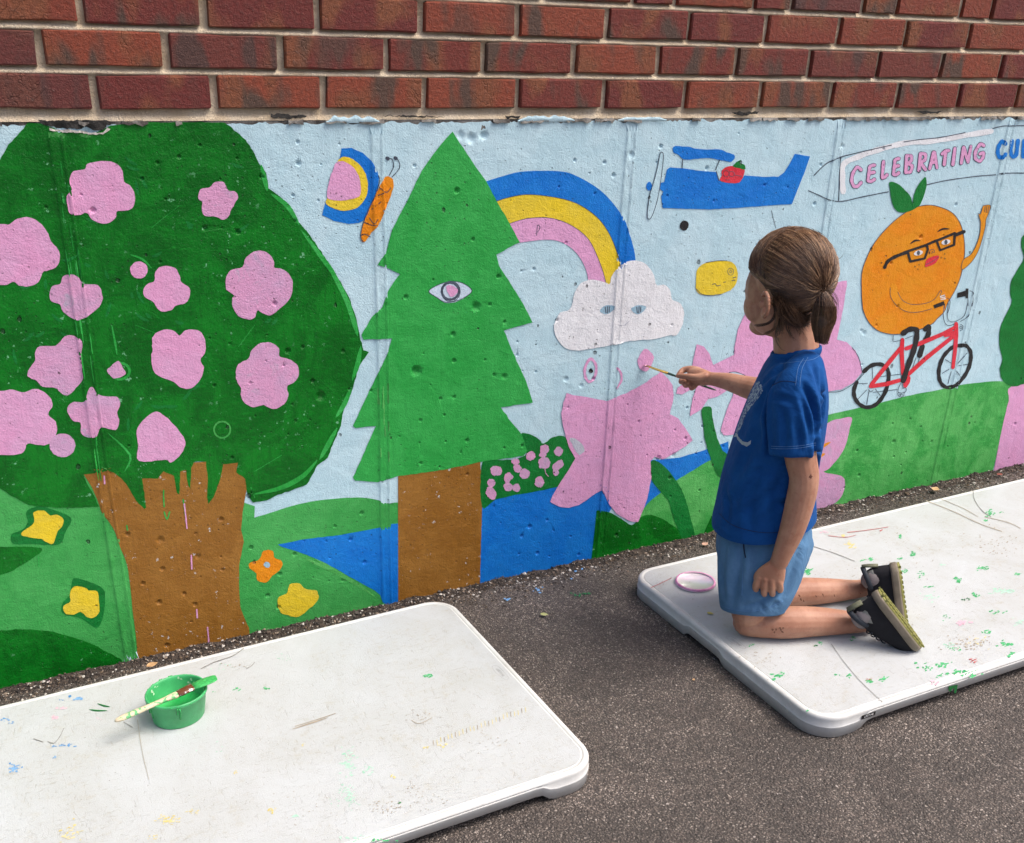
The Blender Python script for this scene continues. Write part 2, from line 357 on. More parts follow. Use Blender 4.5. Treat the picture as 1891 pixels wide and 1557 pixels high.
def catmull(pts, n=5, closed=True):
    pts = [np.asarray(p, float) for p in pts]; out = []; m = len(pts)
    for i in range(m if closed else m - 1):
        p0 = pts[(i - 1) % m] if closed or i > 0 else pts[i]
        p1 = pts[i]; p2 = pts[(i + 1) % m]
        p3 = pts[(i + 2) % m] if closed or i + 2 < m else p2
        for k in range(n):
            t = k / n
            out.append(.5 * ((2 * p1) + (-p0 + p2) * t + (2 * p0 - 5 * p1 + 4 * p2 - p3) * t * t + (-p0 + 3 * p1 - 3 * p2 + p3) * t ** 3))
    if not closed: out.append(pts[-1])
    return out
def subdiv(pts, step=7):
    out = []
    for i in range(len(pts)):
        a = np.asarray(pts[i], float); b = np.asarray(pts[(i + 1) % len(pts)], float)
        n = max(1, int(np.linalg.norm(b - a) / step))
        for k in range(n): out.append(a + (b - a) * k / n)
    return out
def opath(pts, step=7):
    return subdiv([tuple(p) for p in pts] + [tuple(pts[-1])], step) if False else [q for a, b in zip(pts[:-1], pts[1:]) for q in [np.asarray(a, float) + (np.asarray(b, float) - np.asarray(a, float)) * k / max(1, int(math.dist(a, b) / step)) for k in range(max(1, int(math.dist(a, b) / step)))]] + [np.asarray(pts[-1], float)]
def rag(pts, amp):
    out = []
    for i, p in enumerate(pts):
        n = Vector((p[0] * .13, p[1] * .13, 0)); m = Vector((p[0] * .6, p[1] * .6, 5))
        out.append((p[0] + amp * (noise.noise(n) * 1.2 + noise.noise(m) * .9), p[1] + amp * (noise.noise(n + Vector((9, 0, 0))) * 1.2 + noise.noise(m + Vector((9, 0, 0))) * .9)))
    return out
def ribbon(pts, w, closed=False, smooth=True, taper=False):
    """brush or marker stroke in picture units -> list of small polygons (their union is the stroke)"""
    if smooth and len(pts) > 2: pts = catmull(pts, 4, closed)
    pts = [np.asarray(p, float) for p in pts]
    if closed: pts = pts + [pts[0]]
    polys = []; n = len(pts)
    ws = [w * .5 * ((1 - .8 * abs(2 * i / (n - 1) - 1) ** 2) if taper else (1 + .12 * math.sin(i * 1.7))) for i in range(n)]
    for i in range(n - 1):
        d = pts[i + 1] - pts[i]; L = np.linalg.norm(d)
        if L < 1e-6: continue
        q = np.array([-d[1], d[0]]) / L
        polys.append([pts[i] + q * ws[i], pts[i + 1] + q * ws[i + 1], pts[i + 1] - q * ws[i + 1], pts[i] - q * ws[i]])
    for i in range(n):
        m = 8 if w > 2.5 else 6
        polys.append([pts[i] + ws[i] * np.array([math.cos(2 * math.pi * k / m + .2), math.sin(2 * math.pi * k / m + .2)]) for k in range(m)])
    return polys
def cdt_mesh(polys2, extra=None):
    vs = []; fs = []
    for pl in polys2:
        ar = sum(pl[i - 1][0] * pl[i][1] - pl[i][0] * pl[i - 1][1] for i in range(len(pl)))
        if ar < 0: pl = pl[::-1]
        b = len(vs); vs += [Vector((float(a), float(c))) for a, c in pl]; fs.append(list(range(b, b + len(pl))))
    if extra is not None and len(extra): vs += [Vector((float(a), float(c))) for a, c in extra]
    r = delaunay_2d_cdt(vs, [], fs, 1, 1e-7)
    keep = [i for i in range(len(r[2])) if r[5][i]]
    return r[0], [r[2][i] for i in keep]
DC = [0]
def drape(name, polys_px, mat, layer, parent, label=None, extra_pts=True):
    DC[0] += 1
    ps = [[Wp(*q) for q in pl] for pl in polys_px]
    allp = np.array([q for pl in ps for q in pl]); lo = allp.min(0) - .002; hi = allp.max(0) + .002
    ex = RP[(RP[:, 0] > lo[0]) & (RP[:, 0] < hi[0]) & (RP[:, 1] > lo[1]) & (RP[:, 1] < hi[1])] if extra_pts else None
    v2, f2 = cdt_mesh(ps, ex)
    vs = [(v[0], -hrel(v[0], v[1]) - .0003 - .00019 * layer - 8e-7 * DC[0], v[1]) for v in v2]
    fs = []
    for f in f2:
        a, b, c = (v2[f[0]], v2[f[1]], v2[f[2]])
        cr = (b[0] - a[0]) * (c[1] - a[1]) - (b[1] - a[1]) * (c[0] - a[0])
        fs.append(tuple(f) if cr > 0 else tuple(reversed(f)))
    o = mk(name, vs, fs, mat, parent); flatten(o)
    if label: o['label'] = label
    return o
def flatten(o):      # big flat triangles keep their own normal, the small ones of ridges and pits are smooth
    me = o.data; n = len(me.polygons); ar = np.empty(n); me.polygons.foreach_get('area', ar)
    me.polygons.foreach_set('use_smooth', list(ar < 2.5e-5))

# ------------------------------------------------------------------ concrete wall with the mural
XL, XR, ZT = -1.6, 4.2, .986
wall = mk('concrete_wall', [(XL, .012, -.5), (XR, .012, -.5), (XR, .012, ZT), (XL, .012, ZT), (XL, .3, -.5), (XR, .3, -.5), (XR, .3, ZT), (XL, .3, ZT)],
          [(0, 1, 2, 3), (3, 2, 6, 7), (1, 5, 6, 2), (4, 0, 3, 7), (5, 4, 7, 6)], M_CONC, smooth=False)
tag(wall, 'low concrete wall painted with a childlike mural of trees, flowers and a rainbow', 'wall')
# bare face of the casting (seen where the paint stops)
fx = np.arange(XL, XR + .01, .03)
pts = [(x, ZT) for x in fx] + [(x, -.4) for x in fx[::-1]]
v2, f2 = cdt_mesh([pts], np.array([q for q in RP if -.25 < q[1] < ZT - .002]))
flatten(mk('bare_face', [(v[0], -hrel(v[0], v[1]) + .0001, v[1]) for v in v2], [tuple(f) for f in f2], M_CONC, wall))

def tile(ox, oy, s):
    return lambda pts: [(ox + x / s, oy + y / s) for x, y in pts]
s37 = 3.7063
tA, tB, tC, tD, tE, tF, tG, tH, tI, tJ = [tile(x, y, s37) for x, y in ((0, 200), (0, 600), (0, 900), (400, 200), (400, 600), (400, 850), (820, 200), (820, 600), (820, 760), (1180, 200))]
tK, tL, tM, tN, tO, tQ, tR = tile(1440, 200, 3.893), tile(1440, 560, 3.893), tile(1560, 320, 5.99), tile(1200, 560, 3.5386), tile(1560, 560, 6.754), tile(1540, 220, 5.387), tile(1180, 640, 9.455)
I1 = lambda p: p
def shape(name, mat, pts, layer, sm=True, rg=.7, label=None, parent=None, t=I1):
    pts = t(pts); pts = catmull(pts, 4) if sm else subdiv(pts, 8)
    if sm: pts = subdiv(pts, 6)
    return drape(name, [rag(pts, rg)], PT[mat], layer, parent or wall, label)
def lines(name, mat, strokes, w, layer, parent=None, t=I1, label=None, closed=False, taper=False, smooth=True):
    pl = []
    for st in strokes: pl += ribbon(t(st), w, closed, smooth, taper)
    return drape(name, pl, PT[mat], layer, parent or wall, label)
def ell(cx, cy, rx, ry, n=14, rot=0.0):
    return [(cx + rx * math.cos(a) * math.cos(rot) - ry * math.sin(a) * math.sin(rot), cy + rx * math.cos(a) * math.sin(rot) + ry * math.sin(a) * math.cos(rot)) for a in [2 * math.pi * k / n for k in range(n)]]

# sky-blue coat over the whole face, ragged at the top and along the foot of the wall
top = [(XL + .01, .984)]
x = XL + .02
while x < XR - .02:
    top.append((x, .981 + .006 * noise.noise(Vector((x * 40, 0, 0))) + .004 * noise.noise(Vector((x * 160, 3, 0))))); x += .006
def basez(x): return -.124 + .0195 * x + .010 * noise.noise(Vector((x * 4, 1, 0))) + .008 * noise.noise(Vector((x * 30, 5, 0))) + .004 * noise.noise(Vector((x * 120, 8, 0)))
bot = []; x = XR - .02
while x > XL + .02: bot.append((x, basez(x))); x -= .008
ex = RP[(RP[:, 0] > XL) & (RP[:, 0] < XR) & (RP[:, 1] > -.09) & (RP[:, 1] < .97)]
v2, f2 = cdt_mesh([top + bot], ex)
o = mk('painted_sky', [(v[0], -hrel(v[0], v[1]) - .0002, v[1]) for v in v2], [tuple(f) for f in f2], PT['sky'], wall); flatten(o); o['label'] = 'pale blue painted sky'

def clip_base(pts_px, xs):    # bottom edge that follows the ragged foot of the wall, from xs[0] to xs[1] (picture x), right to left
    return pts_px
def foot(x0, x1, n=None, off=0.0):
    """pixels along the ragged foot of the wall between two picture columns"""
    out = []; n = n or max(3, int(abs(x1 - x0) / 5))
    for k in range(n + 1):
        px = x0 + (x1 - x0) * k / n; py = 1274 - .22 * px
        for _ in range(4):
            X, Z = Wp(px, py); zb = basez(X) + off
            ppx = (Z - zb) / .00105; py += ppx * .9
        out.append((px, py))
    return out
def ground_shape(name, mat, toppts, x1, x0, layer, label=None, t=I1, off=0.0, rg=.5):
    tp_ = [tuple(p) for p in catmull(t(toppts), 4, False)]
    pts = rag(subdiv(tp_, 6)[:-1] if False else tp_, rg) + foot(x1, x0, off=off)
    return drape(name, [pts], PT[mat], layer, wall, label)

# left part: hills, trunk, blossom tree
ground_shape('painted_hill', 'hill', [(-260, 830), (0, 880), (60, 900), (150, 860), (300, 880), (470, 935)], 462, -260, 2, 'light green hill behind the blossom tree trunk', off=.002)
ground_shape('painted_mound', 'dark', [(-260, 1215), (-80, 1180), (0, 1165), (55, 1162), (110, 1170), (160, 1185), (200, 1205), (226, 1218)], 226, -260, 4, 'dark green mound at the foot of the wall', off=.004, rg=1.5)
ground_shape('painted_hill', 'hill', [(446, 963), (489, 950), (530, 937), (575, 926), (629, 920), (670, 919), (700, 924), (705, 928), (734, 928), (738, 930)], 737, 462, 2, 'grassy hill between the two tree trunks', off=.001)
shape('painted_river', 'blue', [(420, 575), (600, 540), (850, 510), (1120, 460), (1190, 455), (1195, 435), (1250, 432), (1254, 560), (1254, 700), (1250, 1000), (1190, 1022), (1150, 1005), (1120, 920), (1080, 890), (900, 790), (700, 680), (560, 625), (440, 590)], 4, sm=False, t=tF, label='blue river wedge left of the pine trunk')
lines('painted_grass_streak', 'hill2', [[(560, 650), (760, 740), (930, 830), (1080, 930)], [(640, 640), (800, 750), (900, 800)]], 7, 3, t=tF, taper=True)
trunk_pts = [(150, 868), (440, 848), (453, 885), (456, 900), (448, 945), (445, 978), (450, 1000), (442, 1040), (441, 1089), (444, 1124), (459, 1159), (461, 1172)]
tl = [(254, 1224), (252, 1183), (245, 1129), (239, 1067), (232, 1035), (221, 1008), (208, 973), (189, 948), (183, 932), (170, 900)]
trunk = drape('painted_trunk', [rag(opath(trunk_pts, 7), .8) + foot(461, 255, off=.008) + rag([tuple(p) for p in catmull(tl, 3, False)], .6)], PT['brown'], 5, wall, 'brown trunk of the blossom tree')
crown_px = [(-260, 380), (-90, 330), (0, 294), (16, 267), (35, 246), (51, 227), (75, 228), (100, 236), (135, 244), (175, 246), (205, 232), (260, 226), (415, 226), (432, 240), (453, 257), (470, 284), (478, 302), (492, 321), (496, 348), (516, 362), (538, 386), (551, 410), (567, 427), (589, 459), (610, 491), (629, 521), (645, 551), (656, 583), (663, 615), (671, 646), (681, 650),
            (666, 670), (659, 689), (648, 727), (635, 751), (629, 786), (616, 816), (605, 845), (586, 859), (567, 894), (540, 905), (513, 913), (492, 924), (467, 928), (457, 913), (452, 883), (436, 872), (439, 854), (412, 857), (411, 864), (405, 891), (394, 918), (384.5, 930), (382, 918), (384, 883), (380, 852), (359, 852), (353, 864), (351, 902), (347, 897),
            (343, 867), (333, 870), (331, 913), (326, 910), (321, 878), (302, 870), (291, 883), (262, 883), (266, 910), (270, 937), (266, 940), (251, 924), (237, 899), (224, 883), (210, 872), (200, 868), (183, 872), (154, 876), (159, 891), (173, 913), (182, 935), (146, 937), (102, 937), (54, 932), (22, 916), (0, 901), (-90, 870), (-260, 820)]
crown = drape('painted_crown', [rag(subdiv(crown_px, 6), 1.0)], PT['dark'], 6, wall, 'dark green crown of the blossom tree')
lines('painted_edge_stroke', 'bright', [[(482, 305), (488, 330), (493, 352)], [(500, 358), (530, 380), (552, 415)], [(556, 425), (590, 470), (612, 500), (630, 530)], [(640, 560), (652, 590), (660, 620)], [(666, 640), (660, 672), (650, 702)], [(648, 715), (636, 745), (620, 770)],
                                        [(622, 790), (606, 820), (590, 848)], [(585, 850), (560, 878), (520, 900), (470, 912)], [(463, 900), (470, 918)], [(600, 480), (640, 555), (655, 610)]], 9, 7, parent=crown, taper=True)
lines('painted_drip', 'bright', [[(302, 905), (302, 920), (303, 935)], [(338, 922), (340, 935), (342, 950)], [(303, 945), (308, 958), (313, 945)], [(234, 970), (235, 978)], [(71, 1028), (72, 1045)]], 2.6, 8, label='green drips running down the trunk')
lines('painted_drip', 'pink', [[(340, 930), (343, 955), (345, 975)], [(353, 1025), (354, 1050)], [(383, 1158), (385, 1180), (387, 1205)], [(363, 1125), (364, 1140)], [(192, 878), (193, 892)]], 2.6, 9, label='pink drips running down the trunk')
FL = [(tA, [(480, 470), (500, 430), (580, 415), (600, 380), (690, 360), (780, 370), (835, 420), (850, 500), (900, 540), (925, 610), (905, 680), (860, 700), (800, 705), (790, 750), (740, 785), (680, 785), (630, 760), (590, 715), (540, 730), (480, 720), (460, 660), (455, 600), (490, 555), (475, 510)], 0),
      (tA, [(1355, 595), (1375, 550), (1430, 540), (1470, 505), (1530, 505), (1560, 560), (1610, 570), (1628, 610), (1600, 660), (1580, 700), (1560, 745), (1520, 760), (1470, 740), (1400, 735), (1380, 690), (1385, 640), (1360, 625)], 1),
      (tA, [(-250, 800), (0, 790), (60, 795), (120, 755), (200, 745), (270, 780), (320, 840), (350, 910), (395, 960), (410, 1020), (390, 1080), (330, 1110), (295, 1120), (260, 1190), (190, 1220), (130, 1210), (90, 1185), (50, 1205), (0, 1210), (-250, 1200)], 0),
      (tA, [(340, 1260), (360, 1215), (410, 1200), (430, 1150), (480, 1135), (530, 1150), (575, 1200), (670, 1210), (700, 1280), (690, 1340), (630, 1400), (560, 1440), (510, 1445), (430, 1390), (410, 1340), (350, 1320)], 1),
      (tA, ell(950, 1105, 60, 58), 0),
      (tA, [(1060, 1130), (1085, 1090), (1140, 1078), (1200, 1095), (1230, 1150), (1240, 1190), (1290, 1220), (1300, 1280), (1270, 1330), (1200, 1350), (1170, 1380), (1110, 1390), (1070, 1360), (1050, 1325), (990, 1290), (980, 1240), (1010, 1200), (1055, 1180)], 0),
      (tD, [(60, 1180), (90, 1110), (175, 1085), (200, 1020), (270, 975), (340, 985), (390, 1040), (395, 1090), (450, 1100), (500, 1140), (520, 1210), (500, 1300), (430, 1370), (370, 1415), (310, 1400), (280, 1380), (260, 1430), (220, 1445), (150, 1420), (110, 1360), (105, 1300), (120, 1280), (70, 1240)], 1),
      (tB, [(240, 190), (270, 145), (380, 140), (440, 80), (490, 70), (560, 110), (555, 200), (560, 310), (565, 370), (520, 430), (480, 470), (440, 478), (400, 450), (380, 430), (290, 420), (250, 380), (190, 350), (200, 300), (240, 240)], 1),
      (tB, [(730, 310), (760, 280), (810, 245), (840, 290), (860, 335), (790, 365), (760, 350)], 1),
      (tB, [(1040, 130), (1050, 70), (1120, 30), (1190, 40), (1230, 70), (1270, 35), (1350, 35), (1395, 80), (1405, 180), (1370, 240), (1395, 290), (1370, 370), (1310, 430), (1240, 430), (1190, 390), (1060, 330), (1035, 220), (1045, 170)], 0),
      (tE, [(130, 340), (145, 270), (215, 230), (240, 170), (300, 125), (370, 120), (425, 160), (430, 215), (500, 235), (555, 280), (560, 340), (530, 390), (480, 420), (490, 480), (460, 540), (390, 575), (320, 548), (260, 562), (200, 540), (165, 490), (165, 430), (140, 390)], 1),
      (tB, [(-250, 440), (0, 450), (80, 440), (160, 460), (240, 435), (320, 470), (360, 540), (330, 610), (380, 660), (388, 730), (340, 810), (260, 820), (190, 810), (160, 870), (90, 888), (0, 888), (-250, 900)], 0),
      (tB, ell(427, 822, 88, 80), 1),
      (tB, [(458, 580), (490, 530), (530, 525), (580, 520), (600, 450), (630, 420), (670, 470), (740, 490), (800, 490), (822, 540), (800, 600), (815, 660), (790, 718), (690, 700), (660, 760), (600, 768), (555, 740), (550, 670), (500, 655)], 1),
      (tB, [(935, 720), (990, 640), (1060, 592), (1110, 610), (1160, 650), (1230, 730), (1268, 800), (1240, 880), (1170, 940), (1130, 920), (950, 930), (945, 820)], 0)]
for t, pts, w in FL:
    shape('painted_blossom', 'pinkw' if w else 'pink', pts, 9, t=t, parent=crown)
lines('painted_ring_stroke', 'hill2', [ell(410, 793, 15, 15)], 3, 8, closed=True, parent=crown)
lines('painted_ring_stroke', 'bright', [ell(222, 685, 17, 15)], 5, 7, closed=True, parent=crown)
# faint scuffs on the crown
lines('painted_scuff', 'bright', [[(206, 600), (212, 630), (216, 655)], [(90, 640), (70, 680)], [(250, 1000 - 400), (300, 620)], [(200, 800), (240, 840), (230, 870)], [(440, 640), (470, 600)], [(520, 840), (470, 870)], [(240, 470), (262, 478), (280, 495)], [(330, 380), (280, 420)]], 4, 7, parent=crown, taper=True)
shape('painted_leaf', 'dark', [(-700, 380), (0, 405), (130, 405), (240, 408), (288, 425), (250, 465), (130, 540), (0, 600), (-700, 800)], 4, sm=True, t=tC, label='dark green pointed leaf at the left edge')
for hal, yel in (([(180, 165), (270, 125), (340, 145), (485, 205), (450, 300), (400, 390), (200, 385), (90, 385), (80, 320), (150, 290), (190, 240)], [(230, 170), (300, 158), (345, 190), (390, 185), (432, 215), (425, 265), (395, 300), (365, 380), (320, 375), (280, 350), (220, 345), (150, 325), (155, 300), (200, 270), (235, 230)]),
                 ([(520, 620), (690, 680), (720, 760), (700, 900), (660, 960), (560, 900), (430, 860), (430, 790), (475, 740), (490, 660)], [(480, 720), (510, 675), (580, 685), (610, 705), (665, 710), (675, 770), (680, 850), (640, 890), (600, 888), (550, 850), (500, 870), (445, 860), (435, 810), (480, 780)])):
    h = shape('painted_halo', 'dark2', hal, 4, t=tC); shape('painted_flower', 'yellow', yel, 6, t=tC, parent=h)
oc = shape('painted_flower', 'orange', [(225, 700), (290, 680), (320, 620), (385, 620), (395, 665), (445, 690), (440, 740), (380, 790), (340, 835), (280, 820), (270, 775), (225, 735)], 5, t=tF, label='small orange flower with a pale centre')
shape('painted_dot', 'eyeblue', ell(343, 713, 22, 20, 10), 7, t=tF, parent=oc)
shape('painted_flower', 'yellow', [(420, 940), (480, 910), (500, 850), (560, 840), (610, 880), (680, 890), (695, 920), (690, 960), (640, 1010), (560, 1070), (490, 1060), (430, 1030)], 5, t=tF, label='yellow flower below the orange one')

sr = random.Random(12); st_ = []
for k in range(26):
    y_ = sr.uniform(250, 860); x_ = 104.5 + .1427 * (y_ - 278) + sr.choice((-10, -3, 6, 12)) + sr.uniform(-2, 2); L_ = sr.uniform(14, 60); st_.append([(x_, y_), (x_ + .07 * L_, y_ + L_ / 2), (x_ + .143 * L_, y_ + L_)])
lines('painted_seam_highlight', 'bright', st_, 2.4, 8, parent=crown, taper=True)  # highlights on the seam ridges, painted as light green strokes
st_ = []
for k in range(46):
    a_ = sr.uniform(0, 6.28); q_ = sr.choice(((190, 350), (405, 370), (300, 530), (478, 525), (330, 660), (492, 690), (100, 670), (295, 805), (45, 465), (45, 780), (140, 545))); d_ = sr.uniform(45, 75)
    x_, y_ = q_[0] + d_ * math.cos(a_), q_[1] + d_ * math.sin(a_); t_ = a_ + 1.57 + sr.uniform(-.5, .5); L_ = sr.uniform(10, 30)
    if 10 < x_ < 560 and 245 < y_ < 845: st_.append([(x_, y_), (x_ + L_ * math.cos(t_) * .5, y_ + L_ * math.sin(t_) * .5 + 2), (x_ + L_ * math.cos(t_), y_ + L_ * math.sin(t_))])
lines('painted_dry_stroke', 'dark2', st_, 6, 7, parent=crown, taper=True)

# pine tree
pt2 = drape('painted_trunk', [rag(opath([(735, 876), (886, 846), (890, 900), (890, 935), (888, 1000), (886, 1080)], 8), .4) + foot(886, 735, off=.002)], PT['brown'], 5, wall, 'straight brown trunk of the pine')
pine = shape('painted_pine', 'pine', [(835, 243), (855, 273), (879, 310), (898, 335), (917, 372), (941, 413), (959, 447), (916, 470), (921, 491), (939, 518), (966, 562), (983, 595), (930, 610), (947, 651), (968, 697), (984, 743), (924, 752), (939, 773), (963, 802), (973, 832), (966, 842), (885, 853), (820, 867),
                                     (735, 879), (697, 890), (655, 887), (652, 881), (670, 840), (694, 786), (656, 790), (652, 786), (664, 759), (686, 713), (714, 654), (724, 624), (671, 627), (667, 619), (686, 586), (705, 567), (716, 537), (738, 506), (714, 494), (697, 489), (713, 464), (724, 424), (759, 356), (778, 316), (805, 278)], 7, sm=False, rg=.8, label='tall green pine tree with an eye in its middle')
ey = shape('painted_eye', 'ghost', [(1450, 1250), (1520, 1205), (1600, 1185), (1680, 1195), (1745, 1245), (1700, 1290), (1630, 1325), (1560, 1330), (1500, 1290)], 8, t=tD, parent=pine)
lines('painted_iris', 'line', [ell(1597, 1250, 58, 58, 12)], 4.5, 9, t=tD, parent=pine, closed=True)
lines('painted_eye_outline', 'line', [[(1450, 1250), (1520, 1205), (1600, 1185), (1680, 1195), (1745, 1245), (1700, 1290), (1630, 1320), (1560, 1325), (1500, 1290)], ell(1600, 1252, 65, 70, 12)], 1.2, 9, t=tD, parent=pine, closed=True)
shape('painted_pupil', 'pinkh', [(1570, 1215), (1600, 1210), (1645, 1235), (1640, 1270), (1600, 1288), (1575, 1250)], 11, t=tD, parent=pine)

st_ = []
for k in range(22):
    y_ = sr.uniform(600, 880); x_ = 695.5 + .0244 * (y_ - 219) + sr.choice((-9, 0, 8)) + sr.uniform(-2, 2); L_ = sr.uniform(10, 40)
    if not (615 < y_ < 700): st_.append([(x_, y_), (x_ + .5, y_ + L_)])
lines('painted_seam_highlight', 'hill2', [q_ for q_ in st_ if q_[1][1] < 868], 2.2, 9, parent=pine)  # ridge highlights painted along the pine's seam too
lines('painted_dry_stroke', 'hill2', [[(760 + sr.uniform(0, 170), y_), (765 + sr.uniform(0, 170), y_ + sr.uniform(-20, 20))] for y_ in (800, 815, 832, 845, 822)], 2.0, 9, parent=pine, taper=True) if False else None

# butterfly
bw = shape('painted_wing', 'blue', [(855, 275), (920, 272), (1000, 305), (1060, 360), (1100, 430), (1110, 480), (1100, 560), (1070, 640), (1020, 760), (980, 780), (900, 792), (800, 770), (722, 730), (740, 660), (760, 600), (800, 420), (840, 340)], 3, sm=False, t=tD, label='butterfly with a blue, yellow and pink wing')
shape('painted_wing_band', 'yellow', [(845, 340), (900, 335), (960, 370), (1010, 430), (1035, 520), (1020, 610), (960, 680), (870, 700), (790, 680), (745, 645), (760, 600), (800, 420)], 5, t=tD, parent=bw)
shape('painted_wing_spot', 'pinkh', [(820, 370), (870, 365), (930, 400), (970, 460), (985, 540), (975, 600), (900, 625), (820, 630), (755, 610), (765, 520), (790, 430)], 7, t=tD, parent=bw)
shape('painted_butterfly_body', 'orange', [(1125, 510), (1160, 465), (1200, 480), (1210, 530), (1190, 600), (1150, 700), (1110, 790), (1060, 850), (1010, 915), (985, 890), (1000, 800), (1040, 700), (1080, 600)], 6, t=tD, parent=bw)
lines('painted_feeler', 'line', [[(1180, 460), (1210, 400), (1200, 350), (1165, 340)], [(1200, 470), (1250, 410), (1245, 360), (1220, 340)]], 1.5, 4, t=tD, parent=bw)
lines('painted_feeler_tip', 'line', [[(1165, 340), (1172, 345)], [(1220, 338), (1226, 343)]], 6, 5, t=tD, parent=bw)
lines('painted_body_line', 'line', [[(1110, 540), (1160, 575), (1190, 545)], [(1085, 600), (1140, 580)], [(1060, 690), (1120, 640)], [(1045, 750), (1075, 790), (1100, 760)], [(1010, 780), (1060, 800), (1095, 800)], [(990, 870), (1010, 860), (1050, 880)], [(1105, 460), (1112, 500), (1080, 600), (1035, 700), (1000, 790), (985, 880), (1005, 915)]], 1.4, 8, t=tD, parent=bw)

# rainbow and cloud
ob = [(270, 505), (400, 465), (520, 435), (680, 428), (820, 435), (920, 470), (1040, 540), (1130, 620), (1220, 740), (1265, 850), (1300, 970), (1312, 1060)]
ib = [(360, 635), (440, 610), (560, 590), (700, 600), (850, 630), (960, 680), (1060, 760), (1130, 860), (1180, 980), (1205, 1100)]
iy = [(430, 795), (560, 755), (700, 748), (800, 770), (900, 820), (990, 900), (1050, 1020), (1090, 1130), (1110, 1220)]
ip = [(480, 925), (620, 905), (720, 900), (800, 915), (880, 965), (940, 1040), (975, 1120), (988, 1200)]
def bandp(a, b): return [tuple(p) for p in catmull(tG(a), 5, False)] + [tuple(p) for p in catmull(tG(b), 5, False)][::-1]
ob_ = drape('painted_rainbow_band', [bandp(ob, [(330, 640)] + ib)], PT['blue'], 2, wall, 'blue outer band of the rainbow')
drape('painted_rainbow_band', [bandp([(330, 640)] + ib + [(1160, 1180)], iy)], PT['yellow'], 3, wall, 'yellow middle band of the rainbow')
rp = drape('painted_rainbow_band', [bandp(iy, ip)], PT['pinkh'], 4, wall, 'pink inner band of the rainbow')
lines('painted_band_line', 'line', [iy, ib], 1.0, 5, t=tG)
lines('painted_letter', 'line', [[(632, 870), (638, 800), (655, 815), (640, 845)]], 1.0, 6, t=tG, parent=rp)
cloud = shape('painted_cloud', 'white', tG([(875, 1340), (890, 1270), (930, 1200), (1010, 1172), (1100, 1190), (1130, 1200), (1150, 1140), (1210, 1070), (1290, 1040), (1370, 1060), (1430, 1130), (1450, 1210), (1500, 1205), (1545, 1240), (1560, 1310), (1610, 1330), (1640, 1390), (1630, 1480), (1590, 1550)])
              + tH([(1540, 70), (1440, 95), (1270, 110), (1130, 140), (990, 165), (900, 175), (820, 150), (760, 70), (750, 0)]) + tG([(755, 1470), (790, 1400), (850, 1380)]), 6, label='white cloud with two blue eyes')
for cx in (1115, 1330):
    shape('painted_eye', 'eyeblue', [(cx - 52, 1385 - (cx > 1200) * 12), (cx - 15, 1350), (cx + 20, 1348), (cx + 52, 1360), (cx + 25, 1395), (cx - 15, 1408)], 8, t=tG, parent=cloud)
    lines('painted_pupil', 'line', [[(cx - 14, 1360), (cx - 10, 1398)], [(cx + 2, 1356), (cx, 1400)], [(cx + 14, 1358), (cx + 12, 1392)]], 1.7, 9, t=tG, parent=cloud)
lines('painted_mouth', 'grey', [[(1190, 1480), (1230, 1485), (1265, 1455)]], 1.0, 8, t=tG, parent=cloud)

# pond, hedge with dots, dark bank
pond = drape('painted_pond', [[tuple(p) for p in tH([(250, 1250), (258, 1215), (340, 1190), (500, 1160), (640, 1120), (760, 1080), (1000, 1080), (1100, 1100), (1180, 1190), (1120, 1300)])] + foot(1110, 886, off=.006)], PT['blue'], 3, wall, 'blue pond right of the pine trunk')
hedge = shape('painted_hedge', 'dark2', [(262, 940), (400, 925), (500, 915), (560, 880), (545, 800), (525, 745), (580, 745), (640, 775), (680, 810), (740, 770), (820, 760), (870, 830), (930, 912), (880, 1000), (800, 1095), (640, 1135), (480, 1165), (350, 1195), (258, 1245)], 5, t=tH, rg=.9, label='dark green hedge with small pink dots')
for cx, cy, rx, ry in [(355, 997, 42, 35), (590, 893, 34, 32), (685, 850, 32, 34), (675, 885, 26, 20), (683, 943, 40, 42), (783, 862, 30, 32), (780, 960, 28, 42), (762, 1005, 26, 22), (550, 1017, 35, 34), (437, 1045, 28, 38), (487, 935, 30, 22), (500, 980, 28, 26), (322, 1080, 28, 28), (320, 1150, 33, 48), (437, 1107, 32, 28), (493, 1115, 25, 31), (650, 1075, 32, 37)]:
    shape('painted_dot', 'pinkw', ell(cx, cy, rx, ry, 9, cx), 8, t=tH, parent=hedge, rg=1.6)
lines('painted_stalk', 'pinkw', [[(688, 985), (695, 1015), (712, 1035)]], 1.3, 8, t=tH, parent=hedge)
# right hills first (light green, blue water), then bank, stems
shape('painted_water', 'blue', [(1195, 850), (1225, 848), (1255, 845), (1307, 829), (1345, 815), (1345, 870), (1290, 900), (1230, 950), (1185, 955), (1188, 900)], 3, sm=False, label='blue water behind the green stems')
ground_shape('painted_hill', 'hill2', [(1178, 958), (1195, 930), (1222, 908), (1249, 887), (1280, 868), (1310, 850), (1345, 840), (1420, 800), (1522, 768), (1556, 760), (1620, 745), (1671, 732), (1722, 722), (1774, 711), (1812, 706), (1851, 704), (1872, 712), (1860, 760), (1848, 804), (1838, 848), (1832, 873)], 1831, 1190, 4, 'long green hill under the bicycle', off=.003)
ground_shape('painted_bank', 'dark', tH([(1040, 1290), (1048, 1268), (1110, 1275), (1150, 1290), (1210, 1325), (1280, 1368), (1330, 1330), (1355, 1308), (1420, 1300), (1500, 1330), (1560, 1370), (1610, 1405), (1690, 1455)]), 1277, 1090, 6, 'dark green bank below the big pink flower', off=.004)
